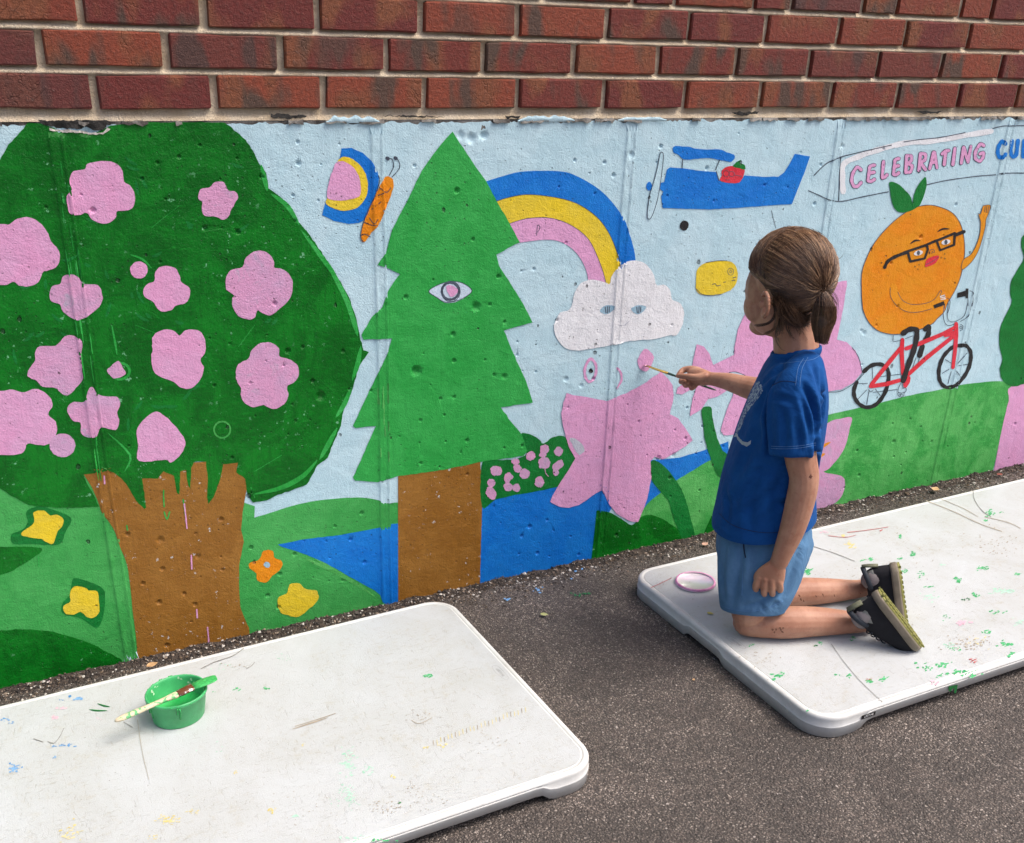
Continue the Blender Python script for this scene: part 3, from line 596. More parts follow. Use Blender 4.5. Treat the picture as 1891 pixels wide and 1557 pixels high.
shape('painted_stem', 'dark2', [(1410, 940), (1440, 925), (1500, 960), (1560, 1030), (1620, 1120), (1660, 1220), (1690, 1340), (1712, 1450), (1640, 1480), (1600, 1400), (1560, 1300), (1530, 1200), (1430, 1080), (1405, 1000)], 7, t=tH, label='curved dark green stem under the big pink flower')
ground_shape('painted_bank', 'dark', [(1296, 992), (1310, 960), (1325, 930), (1345, 925), (1380, 940)], 1390, 1300, 6, 'dark green patch left of the child', off=.003)
shape('painted_stem', 'dark2', [(338, 688), (395, 678), (410, 760), (440, 880), (475, 960), (520, 1010), (520, 1150), (455, 1135), (425, 1095), (390, 1000), (360, 900), (345, 780)], 7, t=tN, label='straight green stem beside the child')
big = shape('painted_flower', 'pinkh', [(835, 465), (880, 480), (960, 490), (1110, 520), (1180, 490), (1280, 450), (1380, 390), (1480, 320), (1530, 370), (1562, 410), (1570, 480), (1560, 540), (1540, 610), (1600, 640), (1660, 720), (1700, 790), (1650, 830), (1560, 890), (1490, 920), (1440, 900), (1410, 930), (1415, 1040), (1390, 1190), (1350, 1290), (1325, 1350), (1260, 1340), (1180, 1290),
                                       (1130, 1230), (1100, 1170), (1075, 1130), (1010, 1170), (920, 1230), (850, 1250), (790, 1245), (725, 1210), (760, 1130), (830, 1020), (897, 912), (850, 830), (815, 700), (800, 600), (815, 530)], 8, sm=False, rg=1.0, t=tH, label='large pink star-shaped flower in the middle')
shape('painted_wash', 'grey', [(860, 775), (900, 780), (945, 820), (955, 860), (925, 890), (890, 850)], 9, t=tH, parent=big, rg=1.5)
lines('painted_petal_line', 'pinkw', [[(1400, 700), (1450, 650), (1540, 612)], [(1000, 600), (1030, 605), (1060, 660)], [(905, 915), (980, 890)]], 1.0, 9, t=tH, parent=big)
shape('painted_bud', 'pinkh', [(1322, 250), (1345, 195), (1380, 162), (1425, 200), (1432, 240), (1410, 290), (1380, 318), (1340, 300)], 4, t=tH, label='small pink petal being painted at the brush tip')
lines('painted_ring_stroke', 'pinkh', [[(1000, 232), (1035, 265), (1040, 320), (1022, 370), (990, 388), (965, 350), (965, 290)]], 5, 3, t=tH, closed=True)
shape('painted_hole_dot', 'black', ell(1005, 315, 14, 13, 8), 5, t=tH)
lines('painted_ring_stroke', 'pinkh', [[(1182, 295), (1208, 325), (1213, 380), (1182, 430)]], 4, 3, t=tH)

# flowers behind the child
shape('painted_flower', 'pinkh', [(1286, 635), (1299, 640), (1310, 653), (1316, 674), (1327, 669), (1355, 655), (1372, 690), (1360, 712), (1339, 723), (1323, 733), (1307, 737), (1294, 756), (1273, 769), (1279, 735), (1285, 716), (1276, 718), (1259, 728), (1248, 727), (1251, 716), (1265, 706), (1281, 696), (1277, 679), (1282, 653)], 5, sm=False, rg=.6, label='small pink star flower behind the painting hand')
big2 = shape('painted_flower', 'pinkh', [(1375, 580), (1362, 608), (1356, 640), (1353, 700), (1353, 730), (1341, 758), (1333, 783), (1330, 795), (1336, 804), (1380, 800), (1520, 724), (1553, 719), (1576, 706), (1591, 688), (1589, 668), (1579, 647), (1563, 632), (1545, 627), (1556, 572), (1562, 535), (1563, 518), (1538, 522), (1480, 540)], 6, sm=False, rg=.6, label='big pink flower behind the head of the child')
shape('painted_gap', 'ghost', [(515, 452), (560, 448), (620, 470), (600, 500), (515, 470)], 7, t=tN, parent=big2)
lines('painted_petal_line', 'line', [[(515, 452), (560, 448), (620, 470)], tuple((x, y) for x, y in [(1160, 580), (1240, 575), (1320, 530), (1375, 475), (1383, 440), (1360, 350), (1320, 290)])], 1.1, 8, t=tN, parent=big2)
fl3 = shape('painted_flower', 'pinkw', [(310, 880), (380, 840), (450, 825), (515, 822), (500, 900), (470, 1020), (420, 1110), (350, 1190), (315, 1215), (440, 1240), (465, 1290), (450, 1370), (400, 1430), (330, 1470), (255, 1480), (200, 1300), (200, 950)], 7, sm=True, rg=.6, t=tL, label='pink flower with orange stamens behind the arm')
lines('painted_stamen', 'arm', [[(262, 1052), (300, 1030), (360, 997)], [(255, 1112), (290, 1095), (320, 1080)], [(262, 990), (290, 970)]], 6, 9, t=tL, parent=fl3, taper=True)

# aeroplane, fruit, lemon
pl = shape('painted_aeroplane', 'blue', [(150, 600), (165, 570), (140, 550), (140, 510), (170, 505), (190, 420), (210, 405), (300, 410), (430, 430), (530, 435), (540, 480), (560, 505), (650, 515), (700, 490), (720, 460), (850, 468), (950, 470), (990, 440), (1030, 380), (1065, 312), (1168, 330), (1130, 440), (1045, 655), (900, 665), (700, 680), (480, 692), (160, 683)], 4, sm=False, rg=.5, t=tJ, label='blue aeroplane carrying a red berry pilot')
shape('painted_top_wing', 'blue', [(235, 262), (320, 262), (440, 282), (540, 280), (600, 300), (655, 325), (630, 365), (560, 355), (480, 340), (400, 345), (310, 350), (270, 320), (235, 300)], 4, t=tJ, parent=pl)
shape('painted_nose', 'blue', ell(68, 532, 20, 29, 10), 4, t=tJ, parent=pl)
shape('painted_propeller', 'sky', [(150, 300), (165, 320), (155, 430), (140, 540), (120, 640), (90, 730), (68, 758), (55, 730), (70, 600), (100, 500), (125, 400), (140, 320)], 5, t=tJ, parent=pl)
lines('painted_propeller_outline', 'line', [[(150, 300), (165, 320), (155, 430), (140, 540), (120, 640), (90, 730), (68, 758), (55, 730), (70, 600), (100, 500), (125, 400), (140, 320)]], 1.3, 6, t=tJ, closed=True, parent=pl)
lines('painted_strut', 'line', [[(297, 350), (293, 410)], [(550, 352), (522, 420)], [(527, 432), (545, 495)]], 1.4, 6, t=tJ, parent=pl)
shape('painted_berry', 'red', [(565, 425), (600, 400), (660, 395), (715, 415), (718, 450), (690, 500), (650, 512), (580, 505), (552, 490), (565, 460)], 6, t=tJ, parent=pl)
shape('painted_berry_leaf', 'dark2', [(640, 395), (695, 348), (690, 372), (722, 390), (722, 418), (690, 412)], 7, t=tJ, parent=pl)
lines('painted_berry_glasses', 'line', [ell(594, 447, 20, 22, 8), ell(632, 449, 18, 18, 8)], .9, 8, t=tJ, closed=True, parent=pl)
lines('painted_berry_smile', 'line', [[(590, 485), (605, 492), (618, 485)], [(650, 455), (700, 465)]], .9, 8, t=tJ, parent=pl)
shape('painted_spot', 'black', ell(308, 803, 30, 35, 10, .4), 4, t=tJ, label='black painted spot under the aeroplane')
lem = shape('painted_lemon', 'yellow', [(390, 1150), (400, 1100), (450, 1060), (540, 1045), (620, 1048), (660, 1080), (675, 1150), (650, 1220), (590, 1260), (500, 1280), (430, 1275), (390, 1240)], 4, t=tJ, label='yellow lemon with a tiny face left of the child')
lines('painted_lemon_face', 'line', [[(500, 1205), (520, 1200), (530, 1215), (555, 1210)], [(575, 1190), (590, 1188)], [(640, 1160), (660, 1155)], [(632, 1180), (655, 1175)]], 1.2, 6, t=tJ, parent=lem)
lines('painted_lemon_eye', 'line', [ell(625, 1117, 20, 24, 9), ell(625, 1117, 7, 8, 7)], .8, 6, t=tJ, closed=True, parent=lem)
lines('painted_lemon_rim', 'line', [[(390, 1235), (430, 1272), (500, 1280), (560, 1272)], [(455, 1056), (540, 1043), (600, 1044)]], 1.1, 6, t=tJ, parent=lem)
lines('painted_line', 'line', [[(905, 700), (920, 760), (935, 820)]], .9, 3, t=tJ)

# banner and lettering
lines('painted_banner_wash', 'white', [[(455, 600), (450, 500), (460, 400), (560, 350), (700, 300), (900, 250), (1100, 235), (1300, 200), (1520, 165)]], 10, 2, t=tK)
lines('painted_banner_line', 'line', [[(245, 482), (330, 400), (420, 355), (430, 350)], [(430, 350), (600, 310), (800, 265)], [(890, 242), (1000, 225), (1150, 210), (1330, 175)], [(1530, 145), (1600, 128), (1660, 127), (1756, 125), (1900, 140)], [(432, 355), (428, 500), (422, 662)],
                                      [(205, 592), (280, 625), (360, 660), (450, 668), (600, 635), (780, 600)], [(1055, 550), (1200, 518), (1400, 490), (1550, 478)], [(1570, 470), (1700, 465), (1900, 472)]], 1.7, 3, t=tK)
LT = dict(C=[[(.92, .18), (.6, .04), (.22, .3), (.08, .68), (.3, .96), (.62, .95), (.92, .78)]], E=[[(.88, .05), (.34, .12), (.2, .5), (.1, .92), (.5, .95), (.85, .85)], [(.22, .5), (.8, .45)]], L=[[(.35, .05), (.15, .92), (.5, .95), (.88, .82)]],
          B=[[(.2, .05), (.1, .94)], [(.2, .08), (.75, .06), (.8, .3), (.28, .48)], [(.28, .48), (.88, .58), (.7, .9), (.1, .94)]], R=[[(.28, .05), (.1, .97)], [(.28, .06), (.85, .08), (.82, .38), (.25, .54)], [(.3, .54), (.88, .92)]],
          A=[[(.06, .97), (.52, .05), (.62, .05), (.9, .92)], [(.28, .62), (.75, .6)]], T=[[(.05, .3), (.5, .12), (.92, .08)], [(.52, .15), (.32, .96)]], I=[[(.75, .04), (.25, .96)]], N=[[(.08, .97), (.3, .1), (.68, .9), (.94, .04)]],
          G=[[(.92, .14), (.6, .05), (.12, .45), (.12, .85), (.55, .97), (.85, .75), (.86, .52), (.52, .6)]], U=[[(.22, .04), (.06, .7), (.3, .96), (.7, .85), (.9, .04)]])
for ch, x0, y0, x1, y1, m in [('C', 150, 455, 290, 690, 'pinkh'), ('E', 315, 435, 425, 640, 'pinkh'), ('L', 455, 400, 545, 600, 'pinkh'), ('E', 570, 370, 665, 575, 'pinkh'), ('B', 690, 340, 795, 555, 'pinkh'), ('R', 820, 320, 930, 530, 'pinkh'), ('A', 930, 308, 1045, 512, 'pinkh'),
                              ('T', 1055, 285, 1160, 472, 'pinkh'), ('I', 1155, 270, 1225, 472, 'pinkh'), ('N', 1240, 250, 1380, 458, 'pinkh'), ('G', 1380, 225, 1510, 435, 'pinkh'), ('C', 1605, 200, 1720, 400, 'blue'), ('U', 1735, 195, 1850, 392, 'blue'), ('I', 1862, 195, 1905, 392, 'blue')]:
    pad = 14
    st = [[(x0 + pad + u * (x1 - x0 - 2 * pad), y0 + pad + v * (y1 - y0 - 2 * pad)) for u, v in k] for k in LT[ch]]
    wpx = 5.6 if m == 'pinkh' else 7.2
    if m == 'pinkh': lines('painted_letter_outline', 'line', st, wpx + 2.0, 3, t=tQ, smooth=ch not in 'NAIT')
    lines('painted_letter', m, st, wpx, 5, t=tQ, smooth=ch not in 'NAIT')

# orange rider on the bicycle
orp = tK([(585, 1300), (588, 1180), (620, 1080), (670, 980), (740, 890), (820, 810), (900, 750), (980, 710), (1070, 695), (1150, 710), (1230, 745), (1280, 800), (1310, 870), (1325, 960), (1325, 1060), (1300, 1200), (1262, 1300), (1205, 1400)]) + tL([(1180, 60), (1130, 110), (1090, 150), (1000, 190), (920, 205), (860, 222), (780, 220), (700, 195), (640, 140), (600, 60), (590, 0)])
orb = shape('painted_orange', 'orange', orp, 4, rg=.4, label='big orange with black glasses riding a red bicycle')
lines('painted_outline', 'line', [orp], 1.2, 5, closed=True, parent=orb)
shape('painted_fruit_leaf', 'dark2', [(785, 530), (840, 540), (900, 590), (940, 640), (957, 695), (1000, 700), (940, 735), (880, 750), (830, 730), (800, 660), (790, 590)], 6, t=tK, parent=orb)
shape('painted_fruit_leaf', 'dark2', [(1045, 492), (1050, 560), (1035, 620), (1000, 700), (965, 710), (950, 690), (970, 600), (1000, 540)], 7, t=tK, parent=orb)
ap = [(1315, 1090), (1370, 1050), (1410, 980), (1435, 900), (1440, 820), (1430, 780), (1425, 755), (1440, 760), (1455, 710), (1462, 700), (1510, 697), (1500, 750), (1480, 800), (1475, 850), (1455, 930), (1430, 1010), (1400, 1070), (1360, 1120), (1305, 1160)]
shape('painted_arm', 'arm', ap, 6, t=tK, parent=orb, rg=.3)
lines('painted_outline', 'line', [ap], .9, 7, closed=True, t=tK, parent=orb)
lines('painted_finger_line', 'line', [[(1472, 705), (1468, 745)], [(1485, 703), (1480, 750)], [(1498, 705), (1492, 750)]], .8, 8, t=tK, parent=orb)
shape('painted_arm', 'arm', [(800, 1260), (793, 1340), (830, 1410), (900, 1458), (990, 1465), (1090, 1440), (1150, 1420), (1190, 1400), (1185, 1350), (1150, 1320), (1110, 1370), (1050, 1400), (950, 1410), (880, 1380), (850, 1330), (840, 1280)], 6, t=tK, parent=orb, rg=.3)
lines('painted_outline', 'line', [[(792, 1290), (793, 1350), (830, 1410), (900, 1458), (990, 1465), (1090, 1440)], [(845, 1320), (880, 1380), (950, 1410), (1050, 1400), (1110, 1370), (1150, 1312), (1160, 1320), (1150, 1345), (1185, 1350)]], .9, 7, t=tK, parent=orb)
lines('painted_finger', 'white', [[(1150, 1352), (1180, 1342)], [(1152, 1362), (1185, 1356)], [(1155, 1374), (1188, 1368)]], 1.6, 8, t=tK, parent=orb)
lines('painted_glasses', 'black', [[(690, 862), (900, 792), (915, 840), (880, 940), (720, 975), (690, 862)], [(1010, 745), (1212, 662), (1205, 790), (1050, 850), (1010, 745)], [(690, 872), (560, 920), (470, 970), (436, 1040)], [(900, 790), (1010, 742)], [(1212, 682), (1315, 642)]], 4.3, 8, t=tM, smooth=False, parent=orb)
lines('painted_glasses_temple', 'black', [[(690, 868), (560, 918), (475, 968), (436, 1038)], [(1218, 682), (1312, 645)]], 6, 9, t=tM, parent=orb)
for cx, cy in ((808, 880), (1112, 760)):
    shape('painted_eye', 'white', ell(cx, cy, 50, 27, 10, -.25), 9, t=tM, parent=orb, rg=.2)
    shape('painted_pupil', 'line', ell(cx, cy, 17, 25, 8), 11, t=tM, parent=orb, rg=.2)
shape('painted_lips', 'red', [(885, 1000), (910, 945), (1000, 910), (1035, 915), (1030, 950), (980, 1005), (890, 1035)], 8, t=tM, parent=orb, rg=.2)
lines('painted_lip_line', 'line', [[(890, 1010), (960, 975), (1030, 925)]], .8, 10, t=tM, parent=orb)
lines('painted_eyebrow', 'black', [[(720, 778), (770, 745), (828, 740)], [(1020, 645), (1080, 615), (1152, 615)]], 3.4, 8, t=tM, parent=orb, taper=True)
lines('painted_nose_line', 'line', [[(932, 885), (940, 850), (965, 840), (985, 850), (985, 875)], [(955, 885), (965, 865), (975, 880)]], .8, 8, t=tM, parent=orb)
lines('painted_freckle', 'brown', [[(770, 1030), (772, 1032)], [(815, 1008), (817, 1010)], [(802, 1058), (804, 1060)], [(1063, 930), (1065, 932)], [(1100, 940), (1102, 942)], [(1098, 890), (1100, 892)], [(400, 985), (402, 990)]], 2.6, 8, t=tM, parent=orb)
bike = lines('painted_bicycle', 'red', [[(760, 565), (960, 490), (1200, 390), (1370, 300)], [(795, 880), (1000, 690), (1370, 395)], [(715, 455), (705, 600), (722, 880)], [(690, 560), (560, 720), (330, 1010)], [(320, 1035), (520, 1005), (680, 960)], [(1385, 255), (1385, 400), (1370, 600), (1345, 800)], [(760, 940), (790, 930), (785, 980), (750, 1035), (750, 1000)], [(1250, 400), (1350, 370)]], 7.2, 6, t=tO, smooth=False, label='red bicycle with black tyres under the orange')
lines('painted_tyre', 'black', [[(235, 850), (330, 775), (440, 760), (520, 810), (545, 890), (535, 1000), (495, 1120), (420, 1230), (340, 1285), (250, 1295), (170, 1250), (120, 1170), (112, 1080), (145, 985)]], 7.2, 7 - 2, t=tO, parent=bike)
lines('painted_tyre', 'black', [[(1430, 528), (1500, 525), (1560, 590), (1570, 680), (1545, 800), (1480, 920), (1390, 1010), (1280, 1050), (1200, 1000), (1170, 900), (1180, 780), (1230, 660), (1310, 570), (1370, 535)]], 6.8, 5, t=tO, closed=True, parent=bike)
lines('painted_spoke', 'line', [[(340, 785), (345, 940)], [(170, 1000), (280, 1003)], [(270, 1080), (160, 1195)], [(300, 1090), (272, 1260)], [(380, 1070), (440, 1150)], [(440, 915), (690, 885)], [(350, 1110), (650, 1075)], [(140, 985), (235, 880)], [(1250, 700), (1320, 745)], [(1210, 875), (1300, 820)], [(1325, 850), (1285, 1000)], [(1380, 840), (1445, 925)], [(1415, 775), (1530, 760)], [(1400, 745), (1520, 620)],
                                [(885, 680), (845, 800)], [(930, 675), (915, 730)]], 1.0, 4, t=tO, parent=bike, smooth=False)
lines('painted_saddle_line', 'line', [[(600, 400), (597, 440), (605, 475), (690, 462)], [(750, 440), (840, 405)], [(690, 1000), (665, 1060), (665, 1110), (740, 1110), (765, 1070), (740, 1050), (715, 1060), (712, 1000)], [(660, 1110), (660, 1150), (700, 1168), (730, 1150), (735, 1112)], [(680, 1125), (690, 1150), (700, 1125), (712, 1145)], [(290, 1075), (320, 1105), (350, 1080)]], 1.0, 8, t=tO, parent=bike)
lines('painted_handlebar_line', 'line', [[(1235, 30), (1225, 150), (1250, 250), (1300, 278), (1360, 258)], [(1290, 0), (1275, 120), (1285, 200), (1330, 232), (1400, 215), (1490, 150), (1530, 0)], [(1440, 225), (1530, 160), (1580, 0)], [(1440, 262), (1470, 280), (1465, 320), (1435, 345)], ell(1445, 300, 14, 14, 8)], 1.0, 4, t=tO, parent=bike)
lines('painted_handlebar_line', 'line', [[(1190, 1365), (1180, 1440)], [(1200, 1362), (1222, 1385), (1215, 1440), (1205, 1470)], [(1362, 1312), (1385, 1325), (1382, 1400), (1378, 1420)], [(1350, 1340), (1352, 1420)]], 1.0, 5, t=tK, parent=bike)
shape('painted_grip', 'black', [(1098, 1415), (1175, 1385), (1182, 1412), (1110, 1438)], 9, sm=False, t=tK, parent=bike, rg=.3)
shape('painted_grip', 'black', [(1275, 1328), (1335, 1310), (1335, 1295), (1355, 1295), (1350, 1365), (1335, 1365), (1332, 1350), (1272, 1362)], 5, sm=False, t=tK, parent=bike, rg=.3)
lines('painted_leg', 'black', [[(720, 375), (800, 325), (885, 330), (890, 430), (850, 600), (790, 760), (722, 965)]], 9.5, 9, t=tO, parent=orb)
lines('painted_leg', 'black', [[(1000, 325), (1040, 290), (1040, 380), (1005, 450)], [(965, 535), (930, 650)]], 9, 5, t=tO, parent=orb)
bush = shape('painted_bush', 'dark2', tK([(2300, 700), (1900, 780), (1756, 905), (1735, 950), (1735, 1000), (1750, 1080), (1700, 1170), (1660, 1250), (1655, 1340), (1662, 1400), (1600, 1530)]) + tL([(1595, 140), (1578, 200), (1575, 300), (1596, 400), (1580, 470), (1592, 540), (1640, 588), (1700, 598), (1756, 580), (2000, 560), (2400, 400)]), 6, rg=.5, label='dark green bush at the right edge')
ground_shape('painted_stripe', 'pinkh', [(1834, 873), (1850, 790), (1862, 740), (1869, 712), (1960, 690), (2100, 680)], 2100, 1833, 5, 'pink band at the right edge', off=.004)

M_HOLE = plain('broken_concrete', (.03, .028, .025), .95, var=.6, nscale=90, bump=.004, bscale=120)
for pts in ([(70, 221), (92, 223), (108, 222), (130, 222), (150, 221), (172, 223), (196, 222), (214, 226), (198, 232), (190, 240), (172, 240), (160, 235), (146, 238), (128, 236), (112, 238), (96, 233), (80, 230)],
            [(498, 210), (530, 211), (566, 213), (562, 217), (530, 219), (500, 217)], [(700, 214), (760, 213), (820, 216), (780, 217)], [(1350, 207), (1400, 206), (1392, 211), (1370, 214), (1356, 211)], [(1690, 205), (1740, 206), (1730, 210), (1700, 209)], [(930, 214), (960, 214), (956, 219), (936, 218)]):
    drape('broken_edge', [rag(subdiv(pts, 4), 2.2)], M_HOLE, 10, wall)
M_LIP = plain('exposed_render', (.50, .47, .42), .9, var=.25, nscale=150, bump=.002, bscale=300)
for pts in ([(90, 236), (112, 241), (128, 239), (146, 242), (170, 245), (190, 244), (198, 236), (204, 238), (190, 248), (168, 249), (145, 245), (110, 244), (92, 240)],):
    drape('render_lip', [rag(subdiv(pts, 3), 1.6)], M_LIP, 12, wall)

# ------------------------------------------------------------------ brick wall above
bw_ = empty('brick_wall', (0, 0, 1.0), 'red brick wall with tan mortar rising above the painted concrete', 'wall')
BP, BH = .2019, .0677
def brick_mesh(name, L, seed):
    rr = random.Random(seed); nx, nz = 6, 3; H = .0565; D = .05
    vs = []; fs = []
    for k in range(nz + 1):
        for i in range(nx + 1):
            u = (-1, -.982, -.35, .1, .5, .982, 1)[i]; w = (-1, -.93, .93, 1)[k]
            ex_ = 1 if abs(u) == 1 or abs(w) == 1 else 0; cn = abs(u) == 1 and abs(w) == 1
            x = u * (L / 2 - .0015) * (1 - .012 * cn) + rr.uniform(-.0015, .0015); z = w * (H / 2 - .001) * (1 - .05 * cn) + rr.uniform(-.0014, .0014)
            vs.append((x, (.0022 if ex_ else 0) + (.0030 * rr.random() if cn else 0) + rr.uniform(-.0003, .0003), z))
    def idx(i, k): return k * (nx + 1) + i
    for k in range(nz):
        for i in range(nx): fs.append((idx(i, k), idx(i + 1, k), idx(i + 1, k + 1), idx(i, k + 1)))
    ring = [idx(i, 0) for i in range(nx + 1)] + [idx(nx, k) for k in range(1, nz + 1)] + [idx(i, nz) for i in range(nx - 1, -1, -1)] + [idx(0, k) for k in range(nz - 1, 0, -1)]
    b = len(vs)
    for j in ring:
        x, y, z = vs[j]; vs.append((x * 1.006, .008, z * 1.015))
    for j in ring:
        x, y, z = vs[j]; vs.append((x, D, z))
    n = len(ring)
    for a in range(n):
        c = (a + 1) % n
        fs.append((ring[a], b + a, b + c, ring[c])); fs.append((b + a, b + n + a, b + n + c, b + c))
    me = bpy.data.meshes.new(name); me.from_pydata(vs, [], fs); me.materials.append(M_BRICK); me.update(); return me
BM = [brick_mesh('brick', BP - .0115, i) for i in range(14)]; BMH = [brick_mesh('brick_header', BP / 2 - .0115, 50 + i) for i in range(6)]
rb = random.Random(5)
def place(me, x, z):
    o = bpy.data.objects.new('brick', me); COL.objects.link(o); o.parent = bw_
    o.location = (x + rb.uniform(-.001, .001), -.0045 + rb.uniform(-.0012, .0012), z - 1.0 + rb.uniform(-.0012, .0012)); o.rotation_euler = (rb.uniform(-.01, .01), rb.uniform(-.007, .007), rb.uniform(-.008, .008))
NR = 7
for row in range(NR):
    z = 1.0 + BH * row + .0338 + .0008
    if row == 3:
        x = Wp(1460, 20)[0] - 20 * BP * 1.5 / 1.5 - BP * 1.5 * 6 + 20 * BP - .002
        while x < 3.6:
            place(rb.choice(BM), x + BP / 2, z); place(rb.choice(BMH), x + BP * 1.25, z); x += BP * 1.5
        continue
    off = {0: 0.0, 1: .62 * BP, 2: -.03 * BP}.get(row, (.5 * BP if row % 2 else 0))
    x = -6 * BP + off
    while x < 3.6: place(rb.choice(BM), x + BP / 2, z); x += BP
# bricks higher up, out of the picture: joined
vs = []; fs = []
for row in range(NR, 40):
    z = 1.0 + BH * row + .0346; x = -1.3 + (row % 2) * BP / 2
    while x < 3.7:
        b = len(vs); a, c = x + .005, x + BP - .005
        for (xx, yy, zz) in [(a, -.004, z - .028), (c, -.004, z - .028), (c, -.004, z + .028), (a, -.004, z + .028), (a, .01, z - .028), (c, .01, z - .028), (c, .01, z + .028), (a, .01, z + .028)]: vs.append((xx, yy, zz))
        fs += [(b, b + 1, b + 2, b + 3), (b + 3, b + 2, b + 6, b + 7), (b, b + 4, b + 5, b + 1), (b + 1, b + 5, b + 6, b + 2), (b, b + 3, b + 7, b + 4)]; x += BP
o = mk('upper_bricks', vs, fs, M_BRICK, bw_, smooth=False); o['kind'] = 'stuff'
# mortar: weathered joints, deep under each brick and nearly flush above the next; thick bed under the first course
zy = [(.9865, -.0005), (.990, .0006), (.9945, .004), (.9985, .008)]
for k in range(1, NR + 1):
    zc = 1.0 + BH * k + .0008
    zy += [(zc - BH / 2, .006), (zc - .0075, .0055), (zc - .0052, -.0012), (zc - .002, -.0006), (zc + .0012, .0028), (zc + .0040, .0078), (zc + .0060, .0085)]
nx = 520; vs = []; fs = []; nz = len(zy) - 1
for (z, y) in zy:
    for i in range(nx + 1):
        x = XL + i * (XR - XL) / nx
        vs.append((x, y + .0016 * noise.noise(Vector((x * 14, z * 14, 0))) + .0012 * noise.noise(Vector((x * 70, z * 90, 3))), z + (.0012 * noise.noise(Vector((x * 25, z * 9, 8))) if z > .99 else 0)))
for k in range(nz):
    for i in range(nx):
        a = k * (nx + 1) + i; fs.append((a, a + 1, a + nx + 2, a + nx + 1))
mk('mortar', vs, fs, M_MORT, bw_)
for a_, b2, top_ in ((600, 700, .9955), (955, 1060, .9945), (1140, 1230, .9905)):
    xa_, xb_ = Wp(a_, 210)[0], Wp(b2, 210)[0]; vs = []; fs = []; n = 40
    for i in range(n + 1):
        x = xa_ + (xb_ - xa_) * i / n; hgt = (top_ - .984) * min(1, 6 * min(i, n - i) / n) * (.75 + .5 * noise.noise(Vector((x * 70, 4, 2))))
        for k in range(5):
            t = k / 4; vs.append((x, -.0026 - .0022 * math.sin(t * 2.6) + .0008 * noise.noise(Vector((x * 120, t * 3, 1))), .981 + (.003 + hgt) * t))
    for i in range(n):
        for k in range(4): a = i * 5 + k; fs.append((a, a + 5, a + 6, a + 1))
    mk('paint_overlap', vs, fs, PT['sky'], wall)
mk('mortar_backing', [(XL, .012, .987), (XR, .012, .987), (XR, .012, 3.75), (XL, .012, 3.75), (XL, .3, .987), (XR, .3, .987), (XR, .3, 3.75), (XL, .3, 3.75)], [(0, 1, 2, 3), (3, 2, 6, 7), (1, 5, 6, 2), (4, 0, 3, 7), (5, 4, 7, 6)], M_MORT, bw_, smooth=False)
# crust of broken render along the top of the concrete
vs = []; fs = []; x = -1.3; rr = random.Random(8)
while x < 3.6:
    L = rr.uniform(.01, .05)
    if rr.random() < .45:
        b = len(vs); n = 5
        for i in range(n):
            xx = x + L * i / (n - 1); hgt = rr.uniform(.0005, .0035)
            vs += [(xx, -.0035 - rr.uniform(0, .003), .981 + rr.uniform(-.004, .002)), (xx, -.003, .984 + hgt), (xx, .008, .986 + hgt)]
        for i in range(n - 1):
            c = b + 3 * i; fs += [(c, c + 3, c + 4, c + 1), (c + 1, c + 4, c + 5, c + 2)]
    x += L * rr.uniform(.7, 1.3)
mk('render_crust', vs, fs, M_CONC, wall)['kind'] = 'stuff'

# ------------------------------------------------------------------ dirt, crumbs and leaves along the foot of the wall
def crumbs(name, n, fn, mat, kind='stuff', seed=1):
    rr = random.Random(seed); vs = []; fs = []
    for _ in range(n):
        x, y, r = fn(rr); w0 = .035 + .02 * noise.noise(Vector((x * 9, 0, 0))); z = gz(x, y) + (max(0, 1 + y / w0) ** 1.5 * (.010 + .008 * noise.noise(Vector((x * 22, 2, 0)))) if y > -w0 else 0); b = len(vs); a0 = rr.uniform(0, 6.28); el = rr.uniform(.4, 1); hh = r * rr.uniform(.3, .9)
        m = 5
        for k in range(m):
            a = a0 + 2 * math.pi * k / m; q = r * rr.uniform(.7, 1.2)
            vs.append((x + q * math.cos(a) * el, y + q * math.sin(a), z + hh * rr.uniform(.0, .5)))
        vs.append((x + rr.uniform(-.3, .3) * r, y + rr.uniform(-.3, .3) * r, z + hh))
        for k in range(m): fs.append((b + k, b + (k + 1) % m, b + m))
    o = mk(name, vs, fs, mat, None, smooth=False); return o
o = crumbs('dirt_crumbs', 26000, lambda r: (r.uniform(-1.2, 3.6), -abs(r.gauss(0, .040)) - .0005, max(.0009, abs(r.gauss(0, .0022)))), M_DEB); tag(o, 'dark dirt, grit and crumbs along the foot of the painted wall', 'debris', kind='stuff')
M_GRIT = islandmat('asphalt_grit', [(.10, .08, .07), (.05, .04, .036), (.20, .17, .15), (.07, .06, .05), (.34, .30, .27), (.12, .10, .085), (.06, .05, .045)])
o = crumbs('grit', 15000, lambda r: (r.uniform(-.2, 2.2), r.uniform(-1.35, -.02), max(.0008, abs(r.gauss(.001, .0011)))), M_GRIT, seed=2); tag(o, 'loose pale grit scattered over the dark asphalt', 'grit', kind='stuff')
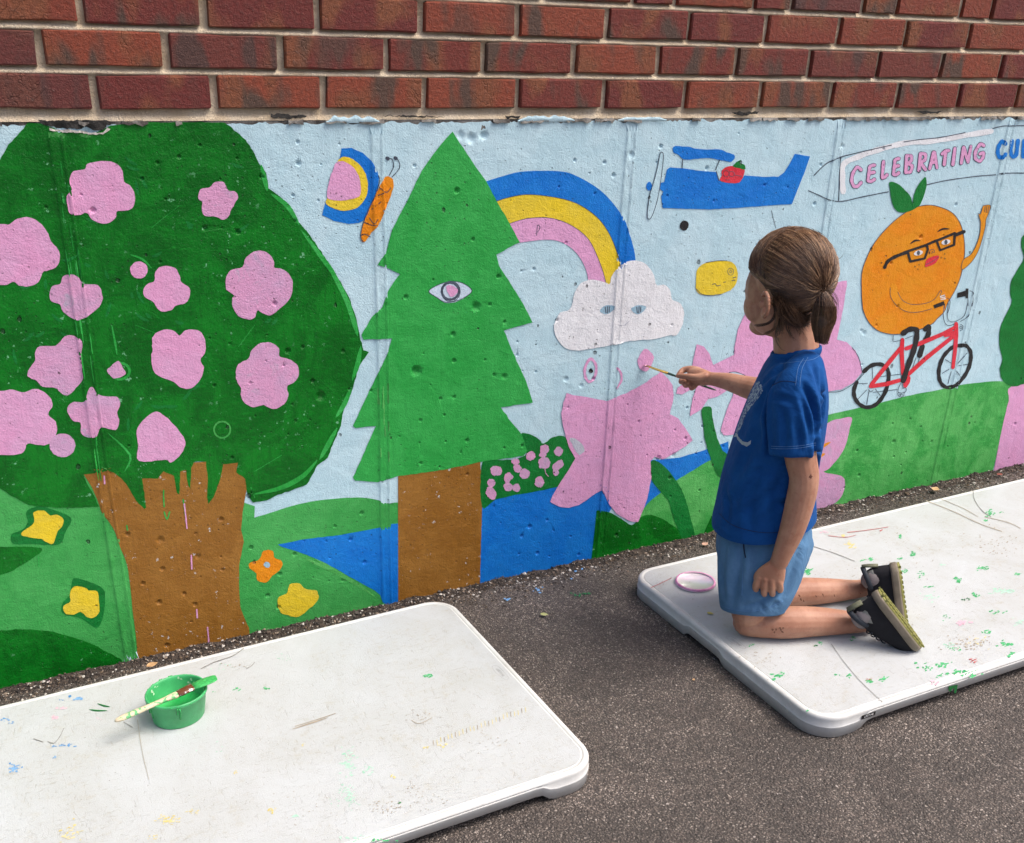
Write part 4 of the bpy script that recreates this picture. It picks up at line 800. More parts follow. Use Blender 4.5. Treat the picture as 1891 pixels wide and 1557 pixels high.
# wedge of packed soil against the wall
vs = []; fs = []; n = 500
for i in range(n + 1):
    x = -1.4 + 5.2 * i / n; w = .035 + .02 * noise.noise(Vector((x * 9, 0, 0))); hh = .010 + .008 * noise.noise(Vector((x * 22, 2, 0)))
    for k in range(6):
        t = k / 5; y = .004 - t * w; vs.append((x, y, gz(x, y) + (1 - t) ** 1.5 * hh + .002 * noise.noise(Vector((x * 90, t * 4, 7))) - (.003 if k == 5 else 0)))
for i in range(n):
    for k in range(5): a = i * 6 + k; fs.append((a, a + 1, a + 7, a + 6))
s = NT('packed_soil'); n1 = s.noise(70, 5, .7); s.set(s.b.inputs['Base Color'], s.mix(s.ramp(n1, .4, .65), (.022, .017, .014, 1), (.085, .062, .047, 1))); s.set(s.b.inputs['Normal'], s.bump(s.noise(220, 4, .7), .003)); s.b.inputs['Roughness'].default_value = .9
M_SOIL = s.m
o = mk('soil_wedge', vs, fs, M_SOIL); tag(o, kind='structure')
def leaf(px, py, size, rot, mat, label, name='fallen_leaf', h=.004, curl=.35):
    c = gp(px, py, h); vs = []; fs = []
    n = 7; prof = [0, .28, .42, .45, .36, .2, 0]
    for i in range(n):
        t = i / (n - 1) - .5
        for sd_ in (-1, 0, 1):
            a = t * size; b = sd_ * prof[i] * size * .75
            z = curl * size * (t * t * .9 + .35 * abs(sd_) * prof[i] * 1.5) + .001
            vs.append((c[0] + a * math.cos(rot) - b * math.sin(rot), c[1] + a * math.sin(rot) + b * math.cos(rot), c[2] + z))
    for i in range(n - 1):
        for k in range(2): a = i * 3 + k; fs.append((a, a + 1, a + 4, a + 3))
    return tag(mk(name, vs, fs, mat), label, 'leaf')
M_LT = plain('dry_tan_leaf', (.45, .26, .12), .7, alt=(.58, .38, .2)); M_LG = plain('yellow_green_leaf', (.33, .36, .12), .6, alt=(.45, .45, .2)); M_LR = plain('red_brown_leaf', (.22, .05, .03), .7); M_LP = plain('pinkish_leaf', (.45, .27, .2), .7)
leaf(281, 1229, .026, .3, M_LT, 'curled tan dry leaf at the foot of the blossom tree trunk', h=.018)
leaf(1005, 1136, .020, -.6, M_LG, 'small yellow-green leaf on the asphalt between the tables')
leaf(1302, 1006, .024, .4, M_LP, 'pale dry leaf by the wall just left of the child', h=.006)
leaf(1727, 905, .034, .5, M_LT, 'long tan dry leaf by the wall behind the right table', h=.010, curl=.5)
leaf(1846, 877, .022, .1, M_LR, 'red-brown leaf under the pink painted band', h=.008)
leaf(1281, 1256, .009, .7, M_LT, 'tiny orange leaf scrap on the asphalt beside the right table', h=.001)
leaf(1311.6, 1133.6, .016, -.9, plain('yellow_petal', (.55, .45, .10), .5), 'small yellow petal on the right table near the lid', name='fallen_petal', h=TH + .0006, curl=.2)
# splashes of mural paint on the asphalt
def spl(name, pts, mat, label, seed, cat='paint splash'):
    rr = random.Random(seed); polys = []
    for (x, y, r) in pts:
        n = 9; polys.append([(lambda q: (q[0], q[1]))(gp(x + r * rr.uniform(.5, 1.2) * math.cos(2 * math.pi * k / n), y + .6 * r * rr.uniform(.5, 1.2) * math.sin(2 * math.pi * k / n))) for k in range(n)])
    v2, f2 = cdt_mesh(polys); return tag(mk(name, [(v[0], v[1], gz(v[0], v[1]) + .0022) for v in v2], [tuple(f) for f in f2], mat, None, False), label, cat)
rr = random.Random(4)
spl('paint_splash', [(994, 1091, 4), (990, 1088, 3), (997, 1096, 2.5), (1002, 1086, 2), (985, 1093, 1.6)], TB, 'blue paint drips on the asphalt right below the pond', 1)
spl('paint_splash', [(937, 1109, 4), (932, 1107, 2.5), (941, 1107, 2), (1055, 1070, 2.5), (1063, 1056, 3), (1075, 1052, 3)], TB, 'scattered blue paint specks on the asphalt near the wall', 2)['kind'] = 'stuff'
spl('paint_splash', [(1068 + rr.gauss(0, 12), 1100 + rr.gauss(0, 3), rr.uniform(1, 3)) for _ in range(16)], TDG, 'faint green paint smear on the asphalt', 3)

# ------------------------------------------------------------------ folding tables lying flat
def make_table(name, th, a0, a1, b1, W, label, near_end, notch_end):
    """a along the length, b across; returns root and local->world"""
    e = np.array([math.cos(th), math.sin(th), 0]); n = np.array([-math.sin(th), math.cos(th), 0])
    e[2] = GB * e[0] + GC * e[1]; n[2] = GB * n[0] + GC * n[1]
    def w(a, b, z): p = a * e + b * n; return np.array([p[0], p[1], p[2] + G0 + TH + z])
    b0 = b1 - W; rc = .062
    root = empty(name, tuple(w((a0 + a1) / 2, (b0 + b1) / 2, -TH)), label, 'table', 'folding tables lying flat beside the mural wall')
    per = []
    def arc(cx, cy, s0):
        for k in range(11):
            t = s0 + math.pi / 2 * k / 10; per.append((cx + rc * math.cos(t), cy + rc * math.sin(t), math.cos(t), math.sin(t)))
    def seg(p, q, nx_, ny_, m):
        for k in range(1, m): t = k / m; per.append((p[0] + (q[0] - p[0]) * t, p[1] + (q[1] - p[1]) * t, nx_, ny_))
    arc(a0 + rc, b0 + rc, math.pi); seg((a0 + rc, b0), (a1 - rc, b0), 0, -1, 120)
    arc(a1 - rc, b0 + rc, -math.pi / 2); seg((a1, b0 + rc), (a1, b1 - rc), 1, 0, 60)
    arc(a1 - rc, b1 - rc, 0); seg((a1 - rc, b1), (a0 + rc, b1), 0, 1, 120)
    arc(a0 + rc, b1 - rc, math.pi / 2); seg((a0, b1 - rc), (a0, b0 + rc), -1, 0, 60)
    def sm(t): t = max(0, min(1, t)); return t * t * (3 - 2 * t)
    def bottom(a, b, nx_, ny_):
        full = -TH + .002
        if abs(ny_) > .9:    # long sides: shallow skirt away from the corners
            d = min(a - a0, a1 - a) - .095
            return full + .019 * sm(d / .03)
        d = (a0 if nx_ < 0 else a1)
        c = (b0 + b1) / 2; q = abs(b - c - .03) - .075
        return full + .012 * sm(-q / .02)
    prof = [(.0150, 0), (.0138, -.0010), (.0120, -.0012), (.0108, .0002), (.0085, .0006), (.0045, 0), (.0018, -.0016), (.0003, -.0048), (0, -.0080), (.0004, -.0210), (-.0004, -.0222), (-.0010, -.0238), (-.0004, -.0252), (.0002, -.0262)]
    vs = []; fs = []; N = len(per)
    for ins, z in prof:
        for (a, b, nx_, ny_) in per:
            bt = bottom(a, b, nx_, ny_); zz = z
            if z < -.018: zz = z + (bt + TH - .002) * .75
            vs.append(w(a - nx_ * ins, b - ny_ * ins, zz))
    for ins in (.0004, .006):
        for (a, b, nx_, ny_) in per: vs.append(w(a - nx_ * ins, b - ny_ * ins, bottom(a, b, nx_, ny_)))
    rows = len(prof) + 2
    for r_ in range(rows - 1):
        for i in range(N):
            j = (i + 1) % N; fs.append((r_ * N + j, r_ * N + i, (r_ + 1) * N + i, (r_ + 1) * N + j))
    mk('rim', vs, fs, M_RIM, root)
    tv = [w(a - nx_ * .0150, b - ny_ * .0150, 0) for (a, b, nx_, ny_) in per]
    o = mk('tabletop', tv, [tuple(range(N))], M_TAB, root, smooth=False)
    # underside and folded steel frame
    uv = [w(a - nx_ * .02, b - ny_ * .02, -.022) for (a, b, nx_, ny_) in per]; mk('underside', uv, [tuple(reversed(range(N)))], M_METAL, root, smooth=False)
    for bb in (b0 + .035, b1 - .035):
        q = [w(aa, bb + s_, z) for aa in (a0 + .12, a1 - .12) for (s_, z) in ((-.013, -.024), (.013, -.024), (.013, -TH + .0012), (-.013, -TH + .0012))]
        mk('frame_rail', q, [(0, 1, 2, 3), (7, 6, 5, 4), (0, 4, 5, 1), (1, 5, 6, 2), (2, 6, 7, 3), (3, 7, 4, 0)], M_METAL, root, smooth=False)
    for aa in (a0 + .16, a1 - .16):
        q = [w(aa + s_, bb, z) for bb in (b0 + .05, b1 - .05) for (s_, z) in ((-.012, -.026), (.012, -.026), (.012, -TH + .0012), (-.012, -TH + .0012))]
        mk('folded_leg', q, [(0, 1, 2, 3), (7, 6, 5, 4), (0, 4, 5, 1), (1, 5, 6, 2), (2, 6, 7, 3), (3, 7, 4, 0)], M_METAL, root, smooth=False)
    return root, w
tabA, wA = make_table('folding_table', .0361, .6172 - 1.83, .6172, -.1176, .6818, 'white folding table lying flat at left, holding the green paint cup', 1, 0)
tabB, wB = make_table('folding_table', .0143, 1.0621, 1.0621 + 1.83, -.1844, .6818, 'white folding table lying flat at right, under the kneeling child', 0, 1)

def on_table(name, polys_px, mat, root, h=.00035, label=None):
    v2, f2 = cdt_mesh([[tuple(tp(*q)[:2]) for q in pl] for pl in polys_px])
    o = mk(name, [(v[0], v[1], gz(v[0], v[1]) + TH + h) for v in v2], [tuple(f) for f in f2], mat, root, smooth=False)
    return tag(o, label, kind='stuff')
def blob(x, y, rx, ry, rr, n=9, rot=0):
    return [(x + (q := rr.uniform(.45, 1.15)) * (rx * math.cos(a) * math.cos(rot) - ry * math.sin(a) * math.sin(rot)), y + q * (rx * math.cos(a) * math.sin(rot) + ry * math.sin(a) * math.cos(rot))) for a in [2 * math.pi * k / n for k in range(n)]]
def smear(x, y, rx, ry, n, rr, size=2.2, rot=-.3):
    out = []
    for _ in range(n):
        px, py = rr.gauss(0, rx * .5), rr.gauss(0, ry * .5)
        out.append(blob(x + px, y + py, size * rr.uniform(.5, 1.6), size * rr.uniform(.25, .7), rr, 7, rot + rr.uniform(-.4, .4)))
    return out
rr = random.Random(21)
SA = dict(g=[], m=[], y=[], b=[], p=[], d=[], s=[], k=[], r=[])
for (k, x, y, rx, ry, n, z) in [('m', 640, 1410, 18, 26, 40, 3), ('m', 640, 1470, 22, 26, 60, 2.2), ('m', 680, 1420, 14, 12, 12, 3), ('m', 547, 1508, 6, 5, 5, 4), ('m', 650, 1548, 22, 6, 14, 3), ('g', 700, 1552, 30, 3, 12, 3), ('m', 400, 1385, 40, 12, 5, 2),
                                ('g', 794, 1247, 10, 5, 14, 3), ('y', 312, 1516, 22, 10, 30, 3.4), ('y', 355, 1500, 14, 6, 12, 2.6), ('y', 130, 1540, 20, 16, 30, 3.2), ('y', 285, 1545, 14, 6, 10, 2.6), ('y', 502, 1498, 8, 7, 10, 2.8), ('y', 725, 1434, 5, 3, 5, 3), ('y', 790, 1381, 8, 3, 6, 3), ('y', 822, 1378, 12, 4, 9, 2.6),
                                ('y', 434, 1428, 5, 3, 4, 2.4), ('y', 560, 1375, 5, 3, 4, 2), ('b', 27, 1418, 16, 8, 16, 4), ('b', 118, 1376, 18, 5, 12, 3), ('b', 10, 1330, 22, 5, 16, 2.6), ('b', 101, 1399, 4, 2, 3, 2.5), ('b', 145, 1290, 14, 2.5, 8, 4), ('b', 115, 1293, 5, 1.5, 3, 2),
                                ('p', 115, 1308, 9, 3, 8, 3), ('p', 102, 1326, 9, 3, 9, 3), ('p', 90, 1260, 4, 2, 3, 2), ('p', 182, 1327, 8, 2, 3, 2), ('g', 491, 1271, 7, 4, 7, 2.6), ('g', 436, 1271, 7, 2, 5, 2.6), ('g', 437, 1275, 8, 2, 5, 2.4), ('g', 397, 1278, 4, 1.5, 2, 2),
                                ('m', 410, 1230, 22, 9, 12, 1.8), ('m', 520, 1215, 20, 8, 12, 1.6), ('d', 738, 1483, 4, 2, 3, 3), ('k', 630, 1360, 240, 80, 50, 1.0), ('k', 300, 1440, 240, 80, 50, 1.0), ('s', 770, 1470, 60, 30, 40, 1.5), ('s', 710, 1490, 30, 20, 40, 1.8), ('s', 560, 1500, 80, 40, 30, 1.4), ('s', 430, 1230, 22, 6, 12, 1.6), ('s', 780, 1322, 22, 10, 18, 1.6), ('s', 900, 1370, 60, 22, 26, 1.4)]:
    SA[k] += smear(x, y, rx, ry, n, rr, z)
for a, b, w_ in [([(180, 1300), (192, 1304), (203, 1306)], None, 3), ([(165, 1311), (180, 1313), (198, 1313)], None, 3)]: SA['d'] += ribbon(a, w_, taper=True)
for i in range(26):   # row of short dry brush ticks
    t = i / 25; x = 800 + 170 * t; y = 1372 - 62 * t + rr.uniform(-2, 2); SA['y' if i % 3 else 's'] += ribbon([(x, y - 4), (x + 1, y + 4)], 1.2)
SA['s'] += ribbon([(540, 1347), (575, 1336), (605, 1326)], 2.6, taper=True) + ribbon([(545, 1342), (590, 1328), (620, 1318)], 1.2) + ribbon([(760, 1331), (775, 1337), (798, 1326)], 1.0)
SA['k'] += ribbon([(371, 1236), (395, 1224), (430, 1212), (450, 1198)], 1.1) + ribbon([(62, 1365), (80, 1371)], 1.0) + ribbon([(88, 1370), (100, 1373), (110, 1362), (118, 1346)], .9) + ribbon([(228, 1334), (245, 1344)], .8) + ribbon([(455, 1236), (465, 1230), (470, 1224)], .9)
SA['s'] += ribbon([(254, 1330), (258, 1360), (265, 1400), (275, 1440)], .8)
for k, v in SA.items():
    if v: on_table('paint_stain' if k not in 'sk' else 'scuff_mark', v, STAIN[k], tabA, .0003 + .00012 * 'gmybpdskr'.index(k))
SB = {k: [] for k in 'gmybpdskr'}
for (k, x, y, rx, ry, n, z) in [('g', 1490, 1054, 9, 5, 22, 3.2), ('g', 1605, 1031, 7, 4, 5, 4), ('g', 1595, 1034, 10, 3, 5, 2.4), ('g', 1660, 1032, 5, 2, 5, 3.4), ('g', 1684, 1023, 6, 4, 8, 3.2), ('g', 1664, 990, 5, 4, 8, 2.6), ('g', 1672, 1055, 8, 6, 10, 2.4), ('g', 1714, 1083, 8, 2, 6, 2.6), ('g', 1768, 1071, 7, 5, 10, 3.6), ('g', 1813, 1050, 10, 4, 14, 3),
                                ('m', 1848, 1091, 20, 6, 26, 3.4), ('g', 1800, 1099, 7, 4, 8, 3), ('m', 1718, 1105, 14, 9, 22, 2.4), ('d', 1778, 1108, 6, 3, 5, 2), ('d', 1788, 1106, 5, 2, 4, 2), ('p', 1778, 1151, 9, 5, 18, 3.4), ('p', 1722, 1261, 9, 5, 10, 3), ('r', 1798, 1222, 7, 5, 8, 2.6), ('r', 1627, 981, 5, 1.5, 3, 2), ('p', 1522, 983, 6, 5, 9, 2), ('y', 1570, 1007, 8, 7, 14, 3), ('y', 1556, 990, 5, 2, 6, 2.4),
                                ('g', 1830, 948, 9, 6, 18, 2.8), ('g', 1850, 946, 12, 2, 6, 2), ('g', 1822, 961, 4, 2, 4, 2.8), ('g', 1855, 1190, 14, 5, 16, 4), ('g', 1868, 1208, 6, 8, 8, 3), ('g', 1740, 1228, 14, 6, 18, 3.2), ('g', 1710, 1233, 11, 6, 14, 3), ('g', 1692, 1224, 5, 3, 6, 2.6), ('g', 1780, 1243, 26, 5, 26, 4), ('g', 1735, 1247, 14, 3, 10, 2.6), ('m', 1880, 1150, 10, 8, 12, 2.6), ('g', 1820, 1168, 10, 5, 12, 2.6), ('g', 1760, 1198, 16, 5, 14, 2.4), ('s', 1790, 1190, 40, 16, 60, 2), ('y', 1800, 1185, 26, 10, 16, 2),
                                ('g', 1575, 1179, 5, 4, 8, 2.6), ('g', 1515, 1188, 5, 5, 8, 2.4), ('d', 1506, 1193, 4, 2, 4, 2), ('g', 1389, 1192, 5, 2, 6, 2), ('g', 1569, 1249, 7, 4, 10, 3), ('g', 1545, 1246, 8, 2, 6, 2.4), ('g', 1607, 1257, 7, 4, 12, 3), ('g', 1632, 1253, 8, 4, 12, 3.2), ('r', 1602, 1255, 12, 2, 6, 1.6), ('g', 1437, 1249, 9, 3, 6, 4), ('g', 1430, 1254, 4, 3, 4, 4), ('g', 1447, 1244, 5, 3, 4, 3.6), ('g', 1491, 1312, 3, 2, 3, 2.4), ('g', 1792, 1252, 8, 2, 6, 2),
                                ('m', 1750, 1190, 10, 5, 12, 2.2), ('m', 1740, 1042, 8, 3, 7, 2.4), ('k', 1700, 1100, 180, 110, 50, 1.1), ('s', 1700, 1000, 120, 40, 40, 1.4), ('s', 1840, 1010, 50, 20, 50, 1.8), ('s', 1650, 1160, 60, 40, 36, 1.5), ('s', 1400, 1215, 40, 16, 26, 1.6), ('k', 1260, 1090, 60, 30, 20, 1.0), ('k', 1450, 1280, 80, 30, 12, 1.0), ('s', 1560, 1070, 60, 30, 30, 1.4), ('g', 1880, 1060, 8, 4, 8, 2.6), ('g', 1840, 1130, 14, 6, 12, 2.4), ('g', 1700, 1060, 12, 6, 10, 2.2), ('g', 1745, 1140, 10, 6, 10, 2.0)]:
    SB[k] += smear(x, y, rx, ry, n, rr, z)
SB['s'] += ribbon([(1710, 925), (1760, 945), (1810, 968), (1850, 982)], 1.1) + ribbon([(1738, 922), (1780, 940), (1806, 955)], .8) + ribbon([(1818, 965 - 10), (1860, 965), (1884, 976)], .9)
SB['k'] += ribbon([(1797, 906), (1800, 925), (1815, 945), (1830, 955)], .9) + ribbon([(1535, 1190), (1560, 1225), (1590, 1260), (1630, 1298)], .8) + ribbon([(1500, 1009), (1540, 1022), (1578, 1037)], .8) + ribbon([(1487, 1052), (1489, 1044), (1486, 1034)], .7)
SB['r'] += ribbon([(1202, 1086), (1220, 1078), (1240, 1068)], .9) + ribbon([(1530, 990), (1560, 993), (1580, 989)], .7) + ribbon([(1565, 984), (1600, 980), (1640, 974)], .8)
for k, v in SB.items():
    if v: on_table('paint_stain' if k not in 'sk' else 'scuff_mark', v, STAIN[k], tabB, .0003 + .00012 * 'gmybpdskr'.index(k))

def text_mesh(txt, size, mat, name, M, parent, ext=.0003):
    cu = bpy.data.curves.new(name, 'FONT'); cu.body = txt; cu.size = size; cu.extrude = ext; cu.align_x = 'CENTER'; cu.align_y = 'CENTER'
    ob = bpy.data.objects.new(name, cu); me = bpy.data.meshes.new_from_object(ob); bpy.data.objects.remove(ob)
    me.transform(M); return link(name, me, mat, parent, smooth=False)
# badge on the skirt of the right table, moulded marks, green tick painted on its edge
eB = np.array([math.cos(.0143), math.sin(.0143), GB]); nB = np.array([-math.sin(.0143), math.cos(.0143), GC])
def front_pt(x, y, z):   # point on the long front skirt of table B
    d = ray(x, y); b0 = -.1844 - .6818; k = (b0 - CAM @ nB * 1.0) / (d @ nB); return CAM + k * d
c0 = wB(1.0621 + .118, -.1844 - .6818 - .0012, -.0155)
M4 = Matrix(((eB[0], 0, -nB[0], c0[0]), (eB[1], 0, -nB[1], c0[1]), (eB[2], 1, 0, c0[2]), (0, 0, 0, 1)))
bv = [Vector((sx * .017, sz * .0042, 0)) for sx, sz in ((-1, -1), (1, -1), (1, 1), (-1, 1))] + [Vector((sx * .017, sz * .0042, .001)) for sx, sz in ((-1, -1), (1, -1), (1, 1), (-1, 1))]
mk('badge', [tuple(M4 @ v) for v in bv], [(4, 5, 6, 7), (0, 4, 7, 3), (1, 2, 6, 5), (3, 7, 6, 2), (0, 1, 5, 4)], M_PLATE, tabB, smooth=False)
text_mesh('LIFETIME', .0062, M_PLW, 'badge_lettering', M4 @ Matrix.Translation((0, 0, .0012)), tabB)
def mark(w, a, b, root, ln=.04):
    o_ = w(a, b, .0003); e_ = (w(a, b - .01, .0003) - o_) / .01; f_ = (w(a + .01, b, .0003) - o_) / .01
    M = Matrix(((e_[0], f_[0], 0, o_[0]), (e_[1], f_[1], 0, o_[1]), (e_[2], f_[2], 1, o_[2]), (0, 0, 0, 1)))
    text_mesh('LIFETIME', .0085, M_EMB, 'moulded_lettering', M, root, .0001)
    pts = [(-.026, -.006), (-.024, .006), (.0, .008), (.026, .0065), (.027, -.003), (.0, -.0085)]
    vs = []; fs = []
    pts = catmull(pts, 4); n = len(pts)
    for q in pts: vs += [tuple(M @ Vector((q[0], q[1], 0))), tuple(M @ Vector((q[0] * .965, q[1] * .88, 0)))]
    for i in range(n): j = (i + 1) % n; fs.append((2 * i, 2 * j, 2 * j + 1, 2 * i + 1))
    mk('moulded_outline', vs, fs, M_EMB, root, smooth=False)
mark(wA, .6172 - .032, -.1176 - .34, tabA); mark(wB, 1.0621 + .035, -.1844 - .375, tabB)
def skirt_line(px, w_, mat, name, root):
    vs = []; fs = []
    for i, (x, y, off) in enumerate(px):
        pass
q = [front_pt(x, y, 0) for x, y in [(1751, 1267), (1768, 1264), (1766, 1275), (1764, 1280), (1761, 1279), (1762, 1270), (1757, 1272), (1755, 1277), (1751, 1275)]]
q = [p - nB * .0012 for p in q]; mk('paint_tick', q, [tuple(range(len(q)))], TDG, tabB, smooth=False)

# ------------------------------------------------------------------ generic builders
def lathe(name, prof, centre, mat, parent=None, n=48, ex=1.0, rot=0.0, cap=False):
    vs = []; fs = []
    for (r, z) in prof:
        for k in range(n):
            a = 2 * math.pi * k / n; x = r * math.cos(a) * ex; y = r * math.sin(a) / ex
            xr = x * math.cos(rot) - y * math.sin(rot); yr = x * math.sin(rot) + y * math.cos(rot)
            vs.append((centre[0] + xr, centre[1] + yr, centre[2] + z + GB * xr + GC * yr))
    for i in range(len(prof) - 1):
        for k in range(n):
            j = (k + 1) % n; fs.append((i * n + k, i * n + j, (i + 1) * n + j, (i + 1) * n + k))
    return mk(name, vs, fs, mat, parent)
def tube3(pts, radii, n=12, flat=None, caps=True):
    """closed tube through 3D points; radii (ra, rb); flat = reference direction for rb"""
    pts = [np.asarray(p, float) for p in pts]; vs = []; fs = []; m = len(pts)
    for i in range(m):
        t = pts[min(i + 1, m - 1)] - pts[max(i - 1, 0)]; t /= np.linalg.norm(t) + 1e-12
        ref = np.asarray(flat if flat is not None else (0, 0, 1.0), float)
        a = np.cross(t, ref); a /= np.linalg.norm(a) + 1e-12; b = np.cross(a, t)
        ra, rb = radii[i] if isinstance(radii[i], (tuple, list)) else (radii[i], radii[i])
        for k in range(n):
            q = 2 * math.pi * k / n; vs.append(pts[i] + a * ra * math.cos(q) + b * rb * math.sin(q))
    for i in range(m - 1):
        for k in range(n): j = (k + 1) % n; fs.append((i * n + k, i * n + j, (i + 1) * n + j, (i + 1) * n + k))
    if caps: fs.append(tuple(reversed(range(n)))); fs.append(tuple(range((m - 1) * n, m * n)))
    return vs, fs

def ellipsoid(c, A, B, C, nu=16, nv=12):
    vs = []; fs = []
    for j in range(1, nv):
        t = math.pi * j / nv
        for i in range(nu):
            a = 2 * math.pi * i / nu; vs.append(c + A * math.sin(t) * math.cos(a) + B * math.sin(t) * math.sin(a) + C * math.cos(t))
    top_, bot_ = len(vs), len(vs) + 1; vs += [c + C, c - C]
    for j in range(nv - 2):
        for i in range(nu): k = (i + 1) % nu; fs.append((j * nu + i, (j + 1) * nu + i, (j + 1) * nu + k, j * nu + k))
    for i in range(nu): k = (i + 1) % nu; fs.append((top_, i, k)); fs.append((bot_, (nv - 2) * nu + k, (nv - 2) * nu + i))
    return vs, fs

# ------------------------------------------------------------------ paint cup, its brush, the lid
M_CUP = plain('green_plastic', (.045, .36, .115), .38, var=.12, nscale=25, alt=(.07, .44, .16)); M_WET = plain('wet_green_paint', (.02, .36, .075), .12, var=.1, nscale=30, bump=.001, bscale=60, alt=(.04, .44, .11))
cc = tp(331, 1321)
cup = lathe('paint_cup', [(.0, .0015), (.044, .0015), (.0455, .0), (.047, .003), (.0535, .050), (.0550, .0505), (.0560, .052), (.0560, .0555), (.0550, .057), (.0535, .057), (.0520, .0555), (.0515, .05), (.0465, .012), (.044, .009), (.0, .009)], cc, M_CUP, ex=1.03, rot=.3)
tag(cup, 'green plastic tub of green paint standing on the left table', 'paint cup')
s_ = lathe('wet_paint', [(0, .021), (.030, .021), (.046, .0212), (.0485, .023), (.0478, .019), (0, .019)], cc, M_WET, cup, ex=1.03, rot=.3)
# dried splashes on the inside
M_DRY = plain('dried_paint_flakes', (.62, .78, .58), .5)
def brush3(name, p_end, p_f0, p_f1, p_tip, label, hw, hmat, fmat, bmat, upv, hr=(.0055, .0035), blen_w=.011, tipmat=None):
    pe, f0, f1, pt_ = [np.asarray(q, float) for q in (p_end, p_f0, p_f1, p_tip)]
    root = empty(name, tuple(f0), label, 'paintbrush')
    L = [pe + (f0 - pe) * t for t in (0, .04, .12, .3, .55, .8, .93, 1)]
    rr_ = [(hw * k, hw * k * .7) for k in (.25, .7, .95, 1.0, .8, .85, 1.1, 1.1)]
    vs, fs = tube3(L, rr_, 14, flat=upv); mk('handle', vs, fs, hmat, root)
    L = [f0 + (f1 - f0) * t for t in (0, .02, .5, .97, 1)]; vs, fs = tube3(L, [(hw * 1.15, hw * .85), (hw * 1.25, hw * .9), (hw * 1.4, hw * .62), (hw * 1.6, hw * .5), (hw * 1.55, hw * .45)], 14, flat=upv); mk('ferrule', vs, fs, fmat, root)
    L = [f1 + (pt_ - f1) * t for t in (-.05, .3, .6, .85, .96, 1)]; vs, fs = tube3(L, [(hw * 1.55, hw * .42), (hw * 1.75, hw * .45), (hw * 1.8, hw * .36), (hw * 1.65, hw * .22), (hw * 1.4, hw * .12), (hw * .9, hw * .06)], 14, flat=upv); br = mk('bristles', vs, fs, bmat, root)
    if tipmat:
        L = [f1 + (pt_ - f1) * t for t in (.55, .8, 1.02)]; vs, fs = tube3(L, [(hw * 1.68, hw * .42), (hw * 1.4, hw * .3), (hw * .6, hw * .1)], 14, flat=upv); mk('wet_tip', vs, fs, tipmat, root)
    return root
s = NT('painted_wood_handle'); n1 = s.noise(55, 5, .65, dist=1.0); s.set(s.b.inputs['Base Color'], s.mix(s.ramp(n1, .52, .56), (.66, .56, .38, 1), (.12, .42, .16, 1))); s.b.inputs['Roughness'].default_value = .45; M_WOOD = s.m
s = NT('steel_ferrule'); n1 = s.noise(40, 3, .6); s.set(s.b.inputs['Base Color'], s.mix(s.ramp(n1, .48, .52), (.72, .72, .70, 1), (.13, .045, .02, 1))); s.set(s.b.inputs['Metallic'], s.ramp(n1, .52, .48)); s.b.inputs['Roughness'].default_value = .25; M_FER = s.m
def abovecup(x, y, h): return tp(x, y, TH + h)
pE = abovecup(224, 1321, .012); pT = abovecup(398, 1250, .080)
# line rests on the rim of the cup
def lerp(t): return pE + (pT - pE) * t
pE, pF0, pF1, pT = abovecup(224, 1322, .030), abovecup(328, 1282, .0635), abovecup(356, 1268, .067), abovecup(400, 1251, .073)
pE = pF0 + (pF0 - pT) / np.linalg.norm(pT - pF0) * .118
brush3('paintbrush', pE, pF0, pF1, pT, 'wide paintbrush with a cream handle resting across the green cup', .0072, M_WOOD, M_FER, plain('green_bristles', (.05, .40, .10), .3, var=.3, nscale=200), (0, 0, 1))
fr = random.Random(3); V = []; F = []
for i in range(26):
    a = fr.choice((fr.uniform(-.6, 1.0), fr.uniform(1.2, 2.6))); z_ = fr.uniform(.030, .052); r_ = .0485 + (z_ - .03) * .1; q = 5; b = len(V)
    for k in range(q):
        aa = a + fr.uniform(.02, .07) * math.cos(2 * math.pi * k / q); zz = z_ + fr.uniform(.0015, .0045) * math.sin(2 * math.pi * k / q); V.append((cc[0] + r_ * math.cos(aa), cc[1] + r_ * math.sin(aa), cc[2] + zz))
    F.append(tuple(range(b, b + q)))
tag(mk('paint_flakes', V, F, M_DRY, cup, smooth=False), kind='stuff')
V = []; F = []
for i in range(46):
    a = fr.uniform(0, 6.283); r_ = .0552; b = len(V); n_ = 8; sz = fr.uniform(.0006, .0015)
    v, f = ellipsoid(np.array([cc[0] + r_ * 1.0 * math.cos(a), cc[1] + r_ * math.sin(a), cc[2] + .0555 + GB * r_ * math.cos(a)]), np.array([sz * 1.6 * -math.sin(a), sz * 1.6 * math.cos(a), 0]), np.array([sz * math.cos(a), sz * math.sin(a), 0]), np.array([0, 0, sz * .8]), 8, 5)
    V += v; F += [tuple(j + b for j in g_) for g_ in f]
for i in range(9):      # runs down the outside
    a = fr.uniform(0, 6.283); ln_ = fr.uniform(.01, .035); pts_ = [np.array([cc[0] + (.0566 - .0085 * t * ln_ / .05) * math.cos(a + .02 * math.sin(t * 4)), cc[1] + (.0550 - .0085 * t * ln_ / .05) * math.sin(a + .02 * math.sin(t * 4)), cc[2] + .052 - t * ln_]) for t in (0, .25, .5, .75, 1)]
    v, f = tube3(pts_, [.0016, .0011, .0010, .0012, .0017], 7); b = len(V); V += v; F += [tuple(j + b for j in g_) for g_ in f]
tag(mk('paint_drips', V, F, M_WET, cup), kind='stuff')
s = NT('clear_pink_plastic'); s.b.inputs['Base Color'].default_value = (.80, .66, .74, 1); s.b.inputs['Transmission Weight'].default_value = .55; s.b.inputs['Roughness'].default_value = .3; M_LID = s.m
